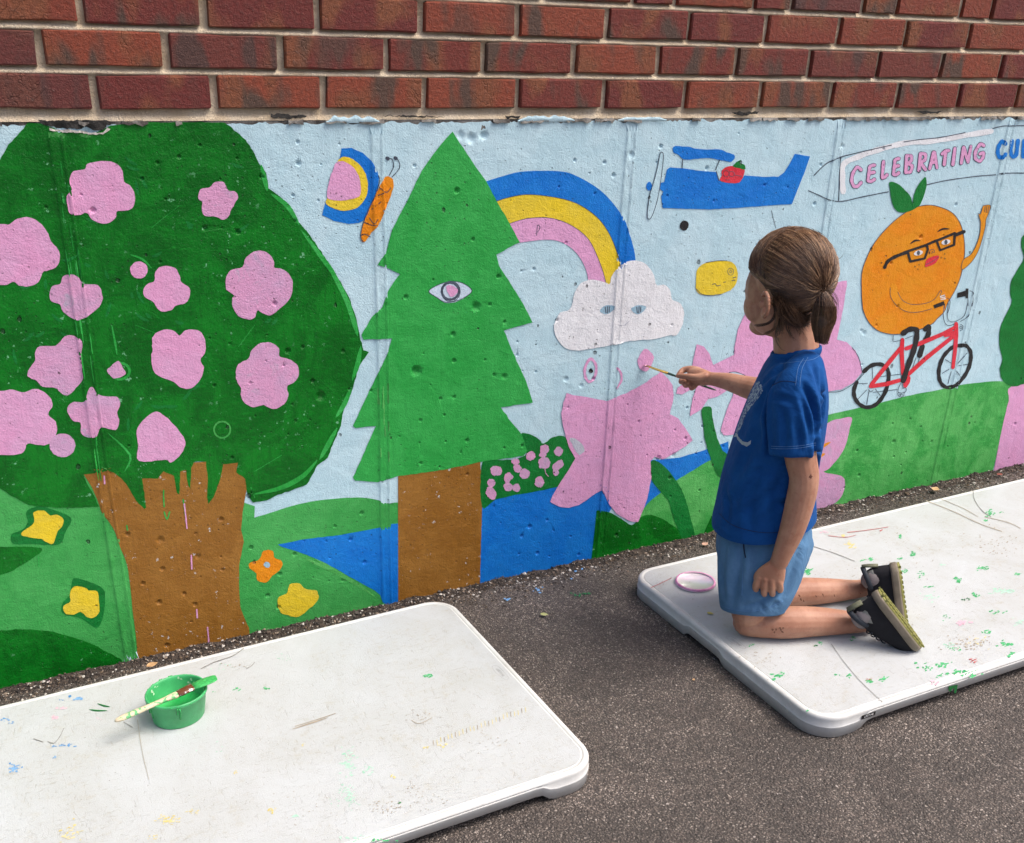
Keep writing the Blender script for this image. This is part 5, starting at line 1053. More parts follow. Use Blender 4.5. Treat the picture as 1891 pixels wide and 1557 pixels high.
M_LIDP = plain('pink_paint_ring', (.72, .20, .45), .4, var=.15, alt=(.80, .42, .62))
lc = tp(1284, 1077, TH + .0008)
lid = lathe('cup_lid', [(0, .0035), (.041, .0035), (.0420, .0045), (.0425, .0068), (.0445, .0075), (.0465, .0065), (.0475, .003), (.0480, .0), (.0470, .0), (.0450, .0045), (.0438, .0050), (.0430, .0028), (0, .0022)], lc, M_LID, n=56); tag(lid, 'clear plastic lid with a pink paint ring on the right table', 'lid')
lathe('paint_ring', [(.0427, .0070), (.0446, .0079), (.0468, .0068), (.0478, .0032), (.0474, .0028)], lc, M_LIDP, lid, n=56)
mk('paint_speck', [tuple(lc + np.array([-.014 + .002 * math.cos(k), .004 + .0015 * math.sin(k), .0040])) for k in range(6)], [(0, 1, 2, 3, 4, 5)], TK, lid, smooth=False)

# ------------------------------------------------------------------ the kneeling child
KR = np.array([math.cos(.66), -math.sin(.66), 0.0]); UP = np.array([0, 0, 1.0])
def chain(secs, n=18, sub=4, ends=(True, True)):
    """secs: (point3D, ra, rb) metres -> closed tapered tube with rounded ends; rb lies along the depth direction"""
    arr = [np.concatenate([s_[0], [s_[1], s_[2]]]) for s_ in secs]
    arr = catmull(arr, sub, False) if len(arr) > 2 else [arr[0] + (arr[1] - arr[0]) * k / sub for k in range(sub + 1)]
    pts = [a[:3] for a in arr]; rad = [(max(a[3], .001), max(a[4], .001)) for a in arr]
    for e in (0, 1):
        if not ends[e]: continue
        if ends[e] is not True:
            i0, i1 = (0, 1) if e == 0 else (-1, -2); t = pts[i0] - pts[i1]; t /= np.linalg.norm(t); p_ = pts[i0]; ra, rb_ = rad[i0]; c_ = ends[e]
            for k in (.5, .87, 1.0):
                w__ = c_ * (1 - math.sqrt(1 - k * k)); pts.append(p_ + t * c_ * k); rad.append((ra - w__, rb_ - w__))
            continue
        i0, i1 = (0, 1) if e == 0 else (-1, -2)
        t = pts[i0] - pts[i1]; t /= np.linalg.norm(t); r_ = min(rad[i0]); p_ = pts[i0]; ra, rb_ = rad[i0]
        for k in (.45, .78, .96):
            c = math.sqrt(1 - k * k); q = p_ + t * r_ * k
            if e == 0: pts.insert(0, q); rad.insert(0, (ra * c, rb_ * c))
            else: pts.append(q); rad.append((ra * c, rb_ * c))
    return tube3(pts, rad, n, flat=KV)
def S_(x, y, d, ra, rb=None):
    p = P(x, y, d); k = scl(p); return (p, ra * k, (rb if rb is not None else ra) * k)
def fuse(name, parts, voxel, mat, parent=None, smooth=2, sfac=.5):
    vs = []; fs = []
    for v, f in parts:
        b = len(vs); vs += list(v); fs += [tuple(i + b for i in q) for q in f]
    me = bpy.data.meshes.new(name + '_raw'); me.from_pydata([tuple(map(float, v)) for v in vs], [], fs); me.update()
    bm = bmesh.new(); bm.from_mesh(me); bmesh.ops.recalc_face_normals(bm, faces=bm.faces); bm.to_mesh(me); bm.free()
    o = bpy.data.objects.new(name + '_raw', me); COL.objects.link(o)
    m = o.modifiers.new('r', 'REMESH'); m.mode = 'VOXEL'; m.voxel_size = voxel; m.use_smooth_shade = True
    if smooth: m2 = o.modifiers.new('s', 'SMOOTH'); m2.iterations = smooth; m2.factor = sfac
    dg = bpy.context.evaluated_depsgraph_get(); ev = o.evaluated_get(dg)
    out = bpy.data.meshes.new_from_object(ev, depsgraph=dg); bpy.data.objects.remove(o)
    out.name = name; out.materials.clear()
    return link(name, out, mat, parent, True)
def fold(o, strokes):
    me = o.data; bv = bvh_of(o); n = len(me.vertices); co = np.empty(n * 3); me.vertices.foreach_get('co', co); co = co.reshape(-1, 3)
    no = np.array([v.normal[:] for v in me.vertices]); disp = np.zeros(n)
    for pts, dep, w_ in strokes:
        dep *= 1.45; c = [cast(bv, x, y, 0) for x, y in (catmull(pts, 4, False) if len(pts) > 2 else pts)]; c = [q for q in c if q is not None]
        if len(c) < 2: continue
        L = len(c) - 1; best = np.full(n, 9.0); tt = np.zeros(n)
        for k in range(L):
            a, b = c[k], c[k + 1]; ab = b - a; t = np.clip(((co - a) @ ab) / max(ab @ ab, 1e-12), 0, 1); d = np.linalg.norm(co - (a + t[:, None] * ab), axis=1)
            m = d < best; best[m] = d[m]; tt[m] = (k + t[m]) / L
        fade = np.sin(np.pi * np.clip(tt * .86 + .07, 0, 1)) ** .8
        disp += dep * fade * (np.exp(-(best / w_) ** 2) - .45 * np.exp(-((best - 2.0 * w_) / w_) ** 2))
    co = co - no * disp[:, None]; me.vertices.foreach_set('co', co.reshape(-1)); me.update()
def bvh_of(o):
    me = o.data; return BVHTree.FromPolygons([v.co[:] for v in me.vertices], [p.vertices[:] for p in me.polygons])
def cast(bv, x, y, lift=.0012):
    d = ray(x, y); h = bv.ray_cast(Vector(CAM), Vector(d).normalized())
    if h[0] is None:
        return None
    return np.array(h[0]) - d / np.linalg.norm(d) * lift + np.array(h[1]) * 0
def decal(name, bv, polys, mat, parent, lift=.0012, grid=4.0, label=None):
    ext = []
    a = np.array([q for pl in polys for q in pl]); lo, hi = a.min(0), a.max(0)
    for gx in np.arange(lo[0], hi[0], grid):
        for gy in np.arange(lo[1], hi[1], grid): ext.append((gx + .31, gy + .17))
    v2, f2 = cdt_mesh(polys, ext); vs = [cast(bv, v[0], v[1], lift) for v in v2]
    fs = [tuple(f) for f in f2 if all(vs[i] is not None for i in f) and max(np.linalg.norm(vs[f[0]] - vs[f[1]]), np.linalg.norm(vs[f[1]] - vs[f[2]])) < .03]
    vs = [v if v is not None else (0, 0, 0) for v in vs]
    used = sorted({i for f in fs for i in f}); mp = {i: k for k, i in enumerate(used)}
    o = mk(name, [vs[i] for i in used], [tuple(mp[i] for i in f) for f in fs], mat, parent)
    if label: o['label'] = label
    return o
def cords(name, bv, strokes, rad, mat, parent, n=5):
    V = []; F = []
    for st in strokes:
        pts = [cast(bv, x, y, rad * .3) for x, y in (catmull(st, 6, False) if len(st) > 2 else [np.asarray(st[0]) + (np.asarray(st[1]) - np.asarray(st[0])) * k / 8 for k in range(9)])]
        pts = [p for p in pts if p is not None]
        if len(pts) < 2: continue
        v, f = tube3(pts, [rad] * len(pts), n); b = len(V); V += v; F += [tuple(i + b for i in q) for q in f]
    return tag(mk(name, V, F, mat, parent), kind='stuff') if V else None

# skin, cloth, hair
s = NT('skin'); p = s.pos(); n1 = s.noise(18, 4, .6, vec=p); n2 = s.noise(700, 3, .6, vec=p); n3 = s.noise(60, 4, .7, vec=p)
c = s.mix(s.ramp(n1, .35, .68), (.34, .155, .094, 1), (.46, .245, .16, 1)); c = s.mix(s.math('MULTIPLY', s.ramp(n3, .52, .66), .35), c, (.27, .085, .05, 1))
s.set(s.b.inputs['Base Color'], c); s.b.inputs['Roughness'].default_value = .5; s.b.inputs['Subsurface Weight'].default_value = .12
s.b.inputs['Subsurface Radius'].default_value = (.9, .35, .18); s.b.inputs['Subsurface Scale'].default_value = .006; s.b.inputs['Specular IOR Level'].default_value = .4
s.set(s.b.inputs['Normal'], s.bump(s.math('ADD', n2, s.math('MULTIPLY', n3, .6)), .0005)); M_SKIN = s.m
def cloth(name, col, col2, weave=1400, fuzz=.3):
    s = NT(name); p = s.pos(); n1 = s.noise(22, 5, .65, vec=p); n2 = s.noise(1, 3, .6, vec=s.n('Mapping', {'Vector': p, 'Scale': (weave, weave, weave * .4)}).outputs[0]); n3 = s.noise(9, 4, .6, vec=p, dist=1.5)
    c = s.mix(s.ramp(n1, .3, .75), c4(col), c4(col2)); c = s.mix(s.math('MULTIPLY', s.ramp(n2, .3, .8), .35), c, c4(col2, 1.2))
    s.set(s.b.inputs['Base Color'], c); s.b.inputs['Roughness'].default_value = .88; s.b.inputs['Specular IOR Level'].default_value = .2
    s.b.inputs['Sheen Weight'].default_value = fuzz; s.b.inputs['Sheen Roughness'].default_value = .4; s.b.inputs['Sheen Tint'].default_value = c4(col2)
    h = s.math('ADD', s.math('MULTIPLY', n3, 3.5), s.math('ADD', s.math('MULTIPLY', n1, .8), s.math('MULTIPLY', n2, .12)))
    s.set(s.b.inputs['Normal'], s.bump(h, .0022)); return s.m
M_SHIRT = cloth('blue_cotton', (.002, .045, .185), (.004, .070, .25), fuzz=.12)
M_SHORT = cloth('light_blue_twill', (.055, .138, .255), (.09, .19, .325), fuzz=.1)
M_STITCH = plain('pale_blue_thread', (.07, .17, .36), .8); M_NAVY = plain('dark_navy_slit', (.004, .008, .03), .9)
s = NT('grey_screen_print'); p = s.pos(); w_ = s.n('TexWave', {'Vector': p, 'Scale': 55.0, 'Distortion': 14.0, 'Detail': 2.0, 'Detail Scale': 1.2}); s.set(s.b.inputs['Base Color'], s.mix(s.ramp(w_.outputs[1], .42, .55), (.006, .05, .20, 1), (.27, .36, .44, 1))); s.b.inputs['Roughness'].default_value = .7; M_PRINT = s.m
M_PRINT2 = plain('pale_grey_print', (.30, .37, .42), .7)
s = NT('hair_strands'); g = s.n('NewGeometry'); rm = s.t.nodes.new('ShaderNodeValToRGB'); e = rm.color_ramp.elements
e[0].color = (.030, .014, .007, 1); e[1].color = (.50, .31, .175, 1); m_ = e.new(.42); m_.color = (.095, .048, .025, 1); m_ = e.new(.75); m_.color = (.20, .108, .057, 1)
at_ = s.n('Attribute', attribute_name='tone')
s.set(rm.inputs[0], at_.outputs['Fac']); s.set(s.b.inputs['Base Color'], rm.outputs[0]); s.b.inputs['Roughness'].default_value = .34; s.b.inputs['Specular IOR Level'].default_value = .6; M_HAIR = s.m
M_SCALP = plain('hair_mass', (.070, .037, .019), .6, var=.5, nscale=40, bump=.001, bscale=500)
M_SUEDE = plain('black_suede', (.012, .012, .015), .85, bump=.0006, bscale=900, spec=.25); M_NAVYM = plain('dark_navy_mesh', (.010, .016, .026), .7, bump=.0008, bscale=700)
M_MID = plain('taupe_rubber', (.17, .14, .10), .7, var=.12, bump=.0004); M_LUG = plain('olive_yellow_rubber', (.22, .215, .05), .6, var=.2); M_GRYL = plain('light_grey_leather', (.17, .17, .155), .6); M_OLIVE = plain('olive_tab', (.12, .125, .075), .7)
M_SOCK = plain('grey_sock', (.22, .19, .185), .9, bump=.0006, bscale=800)

HC = P(1456, 512, .10); KH = scl(HC)
HF = -.79 * KR + .613 * KV; HL = -.613 * KR - .79 * KV; HF = HF * math.cos(.12) - UP * math.sin(.12); HU = np.cross(HF, HL); HU = HU if HU[2] > 0 else -HU
def hp(f, l, u_): return HC + HF * f + HL * l + HU * u_
def hel(f, l, u_, rf, rl, ru, nu=16, nv=12): return ellipsoid(hp(f, l, u_), HF * rf, HL * rl, HU * ru, nu, nv)
def aw(px_, py_, d, z): q = tp(px_, py_); return np.array([q[0], q[1], q[2] + z])
body = [hel(-.008, 0, .008, .081, .069, .076), hel(.034, 0, -.026, .052, .060, .070), hel(.043, .028, -.056, .034, .031, .036), hel(.043, -.028, -.056, .034, .031, .036),
        hel(.058, 0, -.100, .025, .028, .019), hel(.022, 0, -.076, .054, .052, .042), hel(.083, 0, -.050, .013, .011, .012), hel(.078, 0, -.032, .010, .008, .018), hel(.075, 0, -.074, .010, .017, .006), hel(.073, 0, -.081, .009, .014, .006),
        hel(.066, .024, -.018, .010, .016, .007), hel(.066, -.024, -.018, .010, .016, .007)]
# ears
EC = P(1413, 561, .022)
for sgn, c_ in ((1, EC), (-1, hp(.004, -.074, -.036))):
    for k in range(14):
        a0 = -2.0 + k * 4.3 / 13; rr_ = (.020, .027)
        q = c_ + HF * (-rr_[0] * .55 * math.cos(a0) ) * 1.0 + HU * (rr_[1] * .78 * math.sin(a0)) + HL * sgn * (.003 + .004 * math.cos(a0)) - HF * .002
        body.append(ellipsoid(q, HF * .0042, HL * .0046, HU * .0046, 8, 6))
    body.append(ellipsoid(c_ + HL * sgn * (-.007), HF * .010, HL * .004, HU * .018, 10, 8)); body.append(ellipsoid(c_ - HU * .019 + HF * .003 - HL * sgn * .002, HF * .0075, HL * .0055, HU * .011, 10, 8))
    body.append(ellipsoid(c_ + HF * .011 - HU * .003 - HL * sgn * .004, HF * .005, HL * .005, HU * .008, 10, 8))
body.append(chain([S_(1458, 560, .105, 44, 42), S_(1466, 605, .105, 40, 40), S_(1470, 640, .10, 41, 43), S_(1470, 672, .10, 40, 46)]))
# torso under the clothes
body.append(chain([S_(1466, 705, .10, 42, 70), S_(1450, 770, .10, 60, 84), S_(1430, 860, .10, 70, 84), S_(1418, 960, .10, 74, 86), S_(1412, 1020, .10, 72, 90)], n=24))
# hanging left arm
body.append(chain([S_(1477, 735, .002, 28), S_(1476, 780, -.008, 28), S_(1478, 840, -.015, 29), S_(1485, 883, -.018, 27, 28), S_(1478, 925, -.022, 26.5, 27), S_(1464, 975, -.03, 23.5, 23), S_(1447, 1018, -.038, 18.5, 17), S_(1438, 1040, -.042, 16.5, 13.5)]))
body.append(chain([S_(1436, 1044, -.042, 17, 12), S_(1427, 1058, -.043, 25, 12), S_(1420, 1069, -.042, 28, 12), S_(1418, 1076, -.040, 24, 10)], ends=(False, True)))
for pts in ([(1403, 1066, -.046), (1396, 1079, -.047), (1396, 1090, -.036), (1400, 1089, -.022)], [(1413, 1068, -.049), (1410.5, 1085, -.050), (1411.5, 1097, -.038), (1414, 1094, -.022)],
            [(1425, 1070, -.049), (1425.5, 1086, -.050), (1426.5, 1097, -.038), (1426, 1093, -.022)], [(1436, 1068, -.046), (1440, 1080, -.047), (1441, 1090, -.037), (1439, 1087, -.024)]):
    body.append(chain([S_(x, y, d, r_, r_) for (x, y, d), r_ in zip(pts, (6.9, 6.4, 5.9, 5.3))], n=12))
    body.append(ellipsoid(P(pts[0][0], pts[0][1] + 3, pts[0][2] - .004), KR * .0062, KV * .005, UP * .0065, 10, 8))
body.append(chain([S_(1412, 1052, -.038, 9), S_(1399, 1064, -.030, 8), S_(1393, 1077, -.026, 6.8), S_(1396, 1086, -.024, 6)], n=12))
# reaching right arm
body.append(chain([S_(1460, 705, .195, 28), S_(1446, 724, .235, 28), S_(1432, 738, .275, 28), S_(1402, 722, .305, 24, 23), S_(1374, 713.5, .327, 20, 20), S_(1345, 705, .347, 16.5, 16), S_(1320, 700.5, .365, 13, 12), S_(1308, 699, .372, 12.5, 11)]))
body.append(chain([S_(1310, 699, .371, 13, 10), S_(1298, 697, .380, 16, 11), S_(1286, 695, .388, 17, 12), S_(1279, 694, .392, 15, 11)]))
for pts, rs in (([(1302, 694, .366), (1288, 697, .362), (1272, 695.5, .366), (1260, 694.5, .374), (1252, 694, .380)], (7.5, 7, 5.8, 5.2, 4.6)), ([(1290, 684, .392), (1276, 681.5, .402), (1262, 683.5, .404), (1256, 689, .396), (1252, 694, .392)], (6.6, 6.4, 5.8, 5.2, 4.4)),
                ([(1285, 694, .402), (1270, 697, .408), (1259, 702, .402), (1258, 705, .390), (1264, 704, .382)], (6.4, 6.2, 5.6, 5.2, 4.6)), ([(1287, 700, .402), (1275, 705, .406), (1266, 709, .400), (1266, 712, .388), (1272, 710, .380)], (6.2, 6, 5.4, 5, 4.6)), ([(1291, 704, .400), (1283, 711, .402), (1277, 715.5, .396), (1278, 717, .384), (1284, 713, .378)], (5.8, 5.6, 5.1, 4.8, 4.4))):
    body.append(chain([S_(x, y, d, r_, r_) for (x, y, d), r_ in zip(pts, rs)], n=12))
# legs: thighs go down into the shorts, shins lie back along the table
kn = aw(1377, 1172, 0, .034)
body.append(chain([S_(1418, 1020, .035, 40, 38), S_(1408, 1060, .018, 44, 42), S_(1385, 1115, .004, 36, 36), (kn + np.array([0, 0, .012]), .033, .033), (kn + KR * .012, .032, .032)]))
body.append(chain([(kn, .0335, .032), (aw(1410, 1175, 0, .035), .0345, .033), (aw(1450, 1176, 0, .036), .0355, .034), (aw(1495, 1173, 0, .034), .033, .032), (aw(1545, 1170, 0, .029), .0275, .027), (aw(1585, 1168, 0, .0245), .0215, .021), (aw(1606, 1166, 0, .027), .020, .019)]))
k2 = aw(1395, 1120, 0, .034)
body.append(chain([S_(1420, 1020, .165, 36, 36), S_(1414, 1060, .17, 38, 38), (k2 + np.array([0, 0, .02]), .033, .033), (k2 + KR * .01, .031, .031)]))
body.append(chain([(k2, .032, .031), (aw(1440, 1119, 0, .034), .034, .033), (aw(1485, 1116, 0, .033), .0325, .032), (aw(1535, 1111, 0, .029), .0275, .027), (aw(1578, 1106, 0, .0255), .0215, .021), (aw(1604, 1102, 0, .028), .0195, .019), (aw(1622, 1102, 0, .030), .019, .019)]))
person = fuse('person', body, .0019, M_SKIN, None, smooth=4)
tag(person, 'child in a blue t-shirt kneeling on the right table and painting the mural', 'person')
bvb = bvh_of(person)
# eyes and lashes
M_EYE = plain('eye_white', (.75, .73, .70), .2, var=.02, bump=0); M_IRIS = plain('brown_iris', (.07, .035, .015), .2); M_LASH = plain('lashes', (.012, .008, .006), .6)
for sg in (1, -1):
    v, f = hel(.062, sg * .027, -.034, .0125, .0125, .0115); eyb = mk('eye', v, f, M_EYE, person)
    v, f = hel(.0722, sg * .0275, -.0342, .0032, .0058, .0058); mk('iris', v, f, M_IRIS, eyb)
    V = []; F = []
    for k in range(12):
        a0 = -.9 + k * 1.8 / 11; b0_ = hp(.0725 - .006 * a0 * a0, sg * .027 + .011 * a0, -.0255 - .003 * a0 * a0); e0 = b0_ + HF * .008 + HL * a0 * .003 - HU * .001 + HL * sg * .002
        v, f = tube3([b0_, (b0_ + e0) / 2 - HU * .001, e0], [.0006, .0005, .0002], 4); q = len(V); V += v; F += [tuple(i + q for i in g_) for g_ in f]
    mk('eyelashes', V, F, M_LASH, eyb)
# dirt and scrapes on the shins
M_DIRT = plain('skin_dirt', (.16, .065, .035), .7, var=.3, nscale=300); M_ELB = plain('skin_scab', (.13, .045, .03), .7)
rr = random.Random(9)
decal('skin_mark', bvb, [blob(x, y, 3.2, 2, rr, 7, rr.uniform(0, 3)) for x, y in [(1430, 1168), (1433, 1163), (1427, 1163), (1442, 1163), (1445, 1167), (1440, 1160), (1446, 1160)]], M_DIRT, person, .0004, 2.0)
decal('skin_mark', bvb, [blob(x, y, a, b_, rr, 7, 1.2) for x, y, a, b_ in [(1479, 1107, 4, 2), (1476, 1100, 3, 2), (1520, 1099, 4, 1.6), (1507, 1101, 3, 1.4), (1537, 1067, 3, 1.6), (1589, 1096, 2, 1), (1484, 1110, 3, 1.4), (1541, 1100, 4, .9)]], M_DIRT, person, .0004, 2.0)
decal('skin_mark', bvb, [blob(1497, 880, 3.6, 5.0, rr, 9)], M_ELB, person, .0004, 2.0)
for o in list(person.children):
    if o.name.startswith('skin_mark'): o['kind'] = 'stuff'

# t-shirt
sh = [chain([S_(1471, 656, .10, 43, 48), S_(1469, 670, .10, 51, 86), S_(1466, 690, .10, 59, 106), S_(1458, 735, .10, 71, 106), S_(1444, 790, .10, 79, 104), S_(1430, 840, .10, 82, 102), S_(1418, 890, .10, 86, 102), S_(1413, 940, .10, 92, 108), S_(1411, 965, .10, 95, 113), S_(1412, 1003, .10, 95, 112)], n=48, ends=(True, False)),
      chain([S_(1484, 688, .045, 36, 44), S_(1478, 710, .010, 43, 42), S_(1470, 745, -.008, 45, 40), S_(1468, 790, -.013, 45, 39), S_(1468, 832, -.016, 45, 39)], n=36, ends=(True, .004)),
      chain([S_(1464, 690, .16, 34, 40), S_(1460, 705, .20, 40, 36), S_(1446, 735, .235, 40, 36), S_(1440, 750, .26, 40, 36)], n=24, ends=(True, False))]
SF = [([(1484, 712), (1497, 740), (1505, 770), (1506, 800)], .010, .0055), ([(1478, 722), (1488, 755), (1495, 790), (1497, 818)], .0055, .0055), ([(1427, 712), (1422, 760), (1421, 838)], .012, .0065), ([(1515, 690), (1519, 740), (1512, 800)], .005, .006),
      ([(1506, 800), (1507, 850), (1500, 900)], .007, .006), ([(1500, 672), (1508, 700), (1514, 730)], .004, .005), ([(1440, 690), (1415, 730), (1396, 780)], .004, .010), ([(1412, 790), (1385, 830), (1362, 880)], .0035, .011), ([(1420, 850), (1390, 890), (1350, 930)], .004, .010), ([(1425, 900), (1400, 930), (1352, 955)], .0035, .009),
      ([(1445, 880), (1430, 920), (1432, 965)], .004, .009), ([(1500, 905), (1470, 925), (1440, 930)], .006, .007), ([(1503, 930), (1480, 945), (1450, 948)], .005, .006), ([(1340, 905), (1345, 940), (1340, 970)], .003, .008), ([(1395, 900), (1385, 940), (1388, 985)], .003, .010), ([(1445, 760), (1450, 790), (1447, 826)], .003, .007), ([(1470, 780), (1476, 806), (1474, 828)], .003, .006),
      ([(1455, 676), (1430, 690), (1408, 712)], .003, .007), ([(1432, 740), (1440, 735), (1462, 742)], .003, .006)]
shirt = fuse('t_shirt', sh, .0032, M_SHIRT, person, smooth=4); cutp = P(1412, 958, .10); cutn = P(1412, 1003, .10) - P(1411, 940, .10); cutn /= np.linalg.norm(cutn); cutn = cutn + .05 * KR; cutn /= np.linalg.norm(cutn)
bm = bmesh.new(); bm.from_mesh(shirt.data); bmesh.ops.bisect_plane(bm, geom=bm.verts[:] + bm.edges[:] + bm.faces[:], plane_co=cutp, plane_no=cutn, clear_outer=True); bm.to_mesh(shirt.data); bm.free()
fold(shirt, SF); bvs = bvh_of(shirt)
# collar rib
def ring3(pts_r, ra, rb_, n=10, closed=True, ref=UP):
    vs = []; fs = []; m = len(pts_r)
    for i in range(m):
        t = pts_r[(i + 1) % m] - pts_r[(i - 1) % m]; t /= np.linalg.norm(t); a = np.cross(t, ref); a /= np.linalg.norm(a); b = np.cross(a, t)
        for k in range(n): q = 2 * math.pi * k / n; vs.append(pts_r[i] + a * ra * math.cos(q) + b * rb_ * math.sin(q))
    for i in range(m):
        for k in range(n): j = (i + 1) % m; l = (k + 1) % n; fs.append((i * n + k, i * n + l, j * n + l, j * n + k))
    return vs, fs
cn_ = P(1470, 648, .10); kk = scl(cn_)
cr = [cn_ + KR * (43 * kk * math.cos(a)) + KV * (.047 * math.sin(a)) + UP * ((10 * kk) * math.cos(a) - .004 - .004 * math.sin(a)) for a in [2 * math.pi * i / 40 for i in range(40)]]
v, f = ring3(cr, .0028, .0085); mk('collar', v, f, M_SHIRT, shirt)
cords('stitching', bvs, [[(1484, 662), (1474, 680), (1469, 712)], [(1492, 660), (1481, 682), (1477, 714)], [(1440, 672), (1470, 668), (1500, 664), (1515, 656)], [(1424, 828), (1450, 829), (1480, 827), (1507, 822)], [(1424, 824), (1450, 825), (1480, 823), (1507, 818)]], .0005, M_STITCH, shirt)
cords('seam', bvs, [[(1426, 712), (1445, 704), (1470, 706)], [(1328, 948), (1350, 968), (1385, 980), (1425, 984), (1465, 978)]], .0006, M_NAVY, shirt)
decal('chest_print', bvs, [[(1396, 706), (1402, 704), (1407, 712), (1409, 722), (1400, 736), (1388, 750), (1378, 764), (1372, 780), (1366, 794), (1361, 800), (1356, 796), (1357, 782), (1366, 762), (1378, 740), (1388, 722)]], M_PRINT, shirt, .0009, 3.0, 'swirling pale grey screen print on the chest')
decal('chest_print', bvs, [[(1352, 790), (1357, 788), (1357, 798), (1361, 800), (1366, 810), (1374, 816), (1381, 817), (1387, 813), (1386, 820), (1379, 825), (1370, 821), (1362, 812), (1360, 806), (1354, 809), (1353, 802), (1356, 798)]], M_PRINT2, shirt, .0009, 3.0, 'pale grey curled tail of the print')
# shorts
so = [chain([S_(1413, 930, .10, 76, 90), S_(1412, 962, .10, 82, 98), S_(1411, 990, .10, 86, 104), S_(1408, 1015, .10, 85, 106)], n=48),
      chain([S_(1410, 1000, .055, 82, 62), S_(1404, 1045, .035, 79, 62), S_(1396, 1085, .018, 71, 56), S_(1391, 1112, .008, 63, 50), S_(1390, 1124, .004, 59, 47)], n=36, ends=(True, .005)),
      chain([S_(1425, 1000, .145, 76, 60), S_(1420, 1040, .165, 64, 52), S_(1412, 1075, .175, 50, 46)], n=24, ends=(True, False))]
FF_ = [([(1374, 1005), (1362, 1060), (1352, 1115)], .0035, .009), ([(1455, 1010), (1430, 1060), (1400, 1110)], .004, .010), ([(1340, 1010), (1334, 1060), (1338, 1100)], .003, .007), ([(1475, 1020), (1462, 1060), (1445, 1098)], .004, .008), ([(1400, 1005), (1393, 1040), (1396, 1080)], .003, .008), ([(1435, 1095), (1405, 1112), (1375, 1120)], .003, .006), ([(1395, 1128), (1405, 1118), (1410, 1128)], .002, .004), ([(1425, 1122), (1430, 1112), (1438, 1118)], .002, .004)]
shorts = fuse('shorts', so, .0032, M_SHORT, person, smooth=5); fold(shorts, FF_); bvo = bvh_of(shorts)
cords('pocket_slit', bvo, [[(1373, 1000), (1374, 1015), (1377, 1030)]], .0014, M_NAVY, shorts)
cords('hem_seam', bvo, [[(1332, 1119), (1355, 1126), (1385, 1129), (1415, 1124), (1446, 1110)], [(1371, 1040), (1371, 1070), (1370, 1100)]], .0006, M_STITCH, shorts)

# ------------------------------------------------------------------ hair
def onscalp(f, l, u_):
    v = np.array([f, l, u_]); v = v / np.linalg.norm(v); return v
HRX = (.0868, .0745, .083)
def sp(v, k=1.0): return hp(-.009 + v[0] * HRX[0] * k, v[1] * HRX[1] * k, .010 + v[2] * HRX[2] * k)
V = []; F = []; nu, nv = 48, 30
def hairline(az):  # lowest elevation of hair for an azimuth (0 = face, pi = back of the head)
    a = abs((az + math.pi) % (2 * math.pi) - math.pi)
    return float(np.interp(a, [0, .5, .85, 1.15, 1.40, 1.66, 2.2, math.pi], [.42, .36, .14, .04, .02, -.62, -.88, -.93]))
for j in range(nv + 1):
    for i in range(nu):
        az = 2 * math.pi * i / nu; lo_ = math.asin(hairline(az)); el = lo_ + (math.pi / 2 - lo_) * j / nv
        v = (math.cos(el) * math.cos(az), math.cos(el) * math.sin(az), math.sin(el)); q = sp(v, .985 if j else .93)
        V.append(q)
for j in range(nv):
    for i in range(nu): k = (i + 1) % nu; F.append((j * nu + i, j * nu + k, (j + 1) * nu + k, (j + 1) * nu + i))
hair = mk('hair', V, F, M_SCALP, person); hair['label'] = 'light brown hair tied back in a short ponytail'
KNOT = P(1516, 533, .040); KN = None
kv = np.array([(KNOT - hp(-.009, 0, .010)) @ HF / HRX[0], (KNOT - hp(-.009, 0, .010)) @ HL / HRX[1], (KNOT - hp(-.009, 0, .010)) @ HU / HRX[2]])
kr = np.linalg.norm(kv); kvn = kv / kr
HV = []; HFc = []; HT = []; TONE = [.5]
def lockn(x, k=0.0): return .5 + .62 * noise.noise(Vector((x * 9.0, k, .3))) + .45 * noise.noise(Vector((x * 31.0, k, 4.1)))
hr = random.Random(77); TJ = random.Random(5)
def strand(pts, r0_, r1_, n=4):
    m = len(pts); v, f = tube3(pts, [r0_ + (r1_ - r0_) * (i / (m - 1)) for i in range(m)], n, flat=(.3, .2, .9), caps=False)
    HT.extend([min(1.0, max(0.0, TONE[0] + TJ.gauss(0, .11)))] * len(v))
    b = len(HV); HV.extend(v); HFc.extend([tuple(i + b for i in q) for q in f])
def slerp(a, b, t):
    d = max(-1, min(1, float(a @ b))); th = math.acos(d)
    if th < 1e-3: return a
    return (a * math.sin((1 - t) * th) + b * math.sin(t * th)) / math.sin(th)
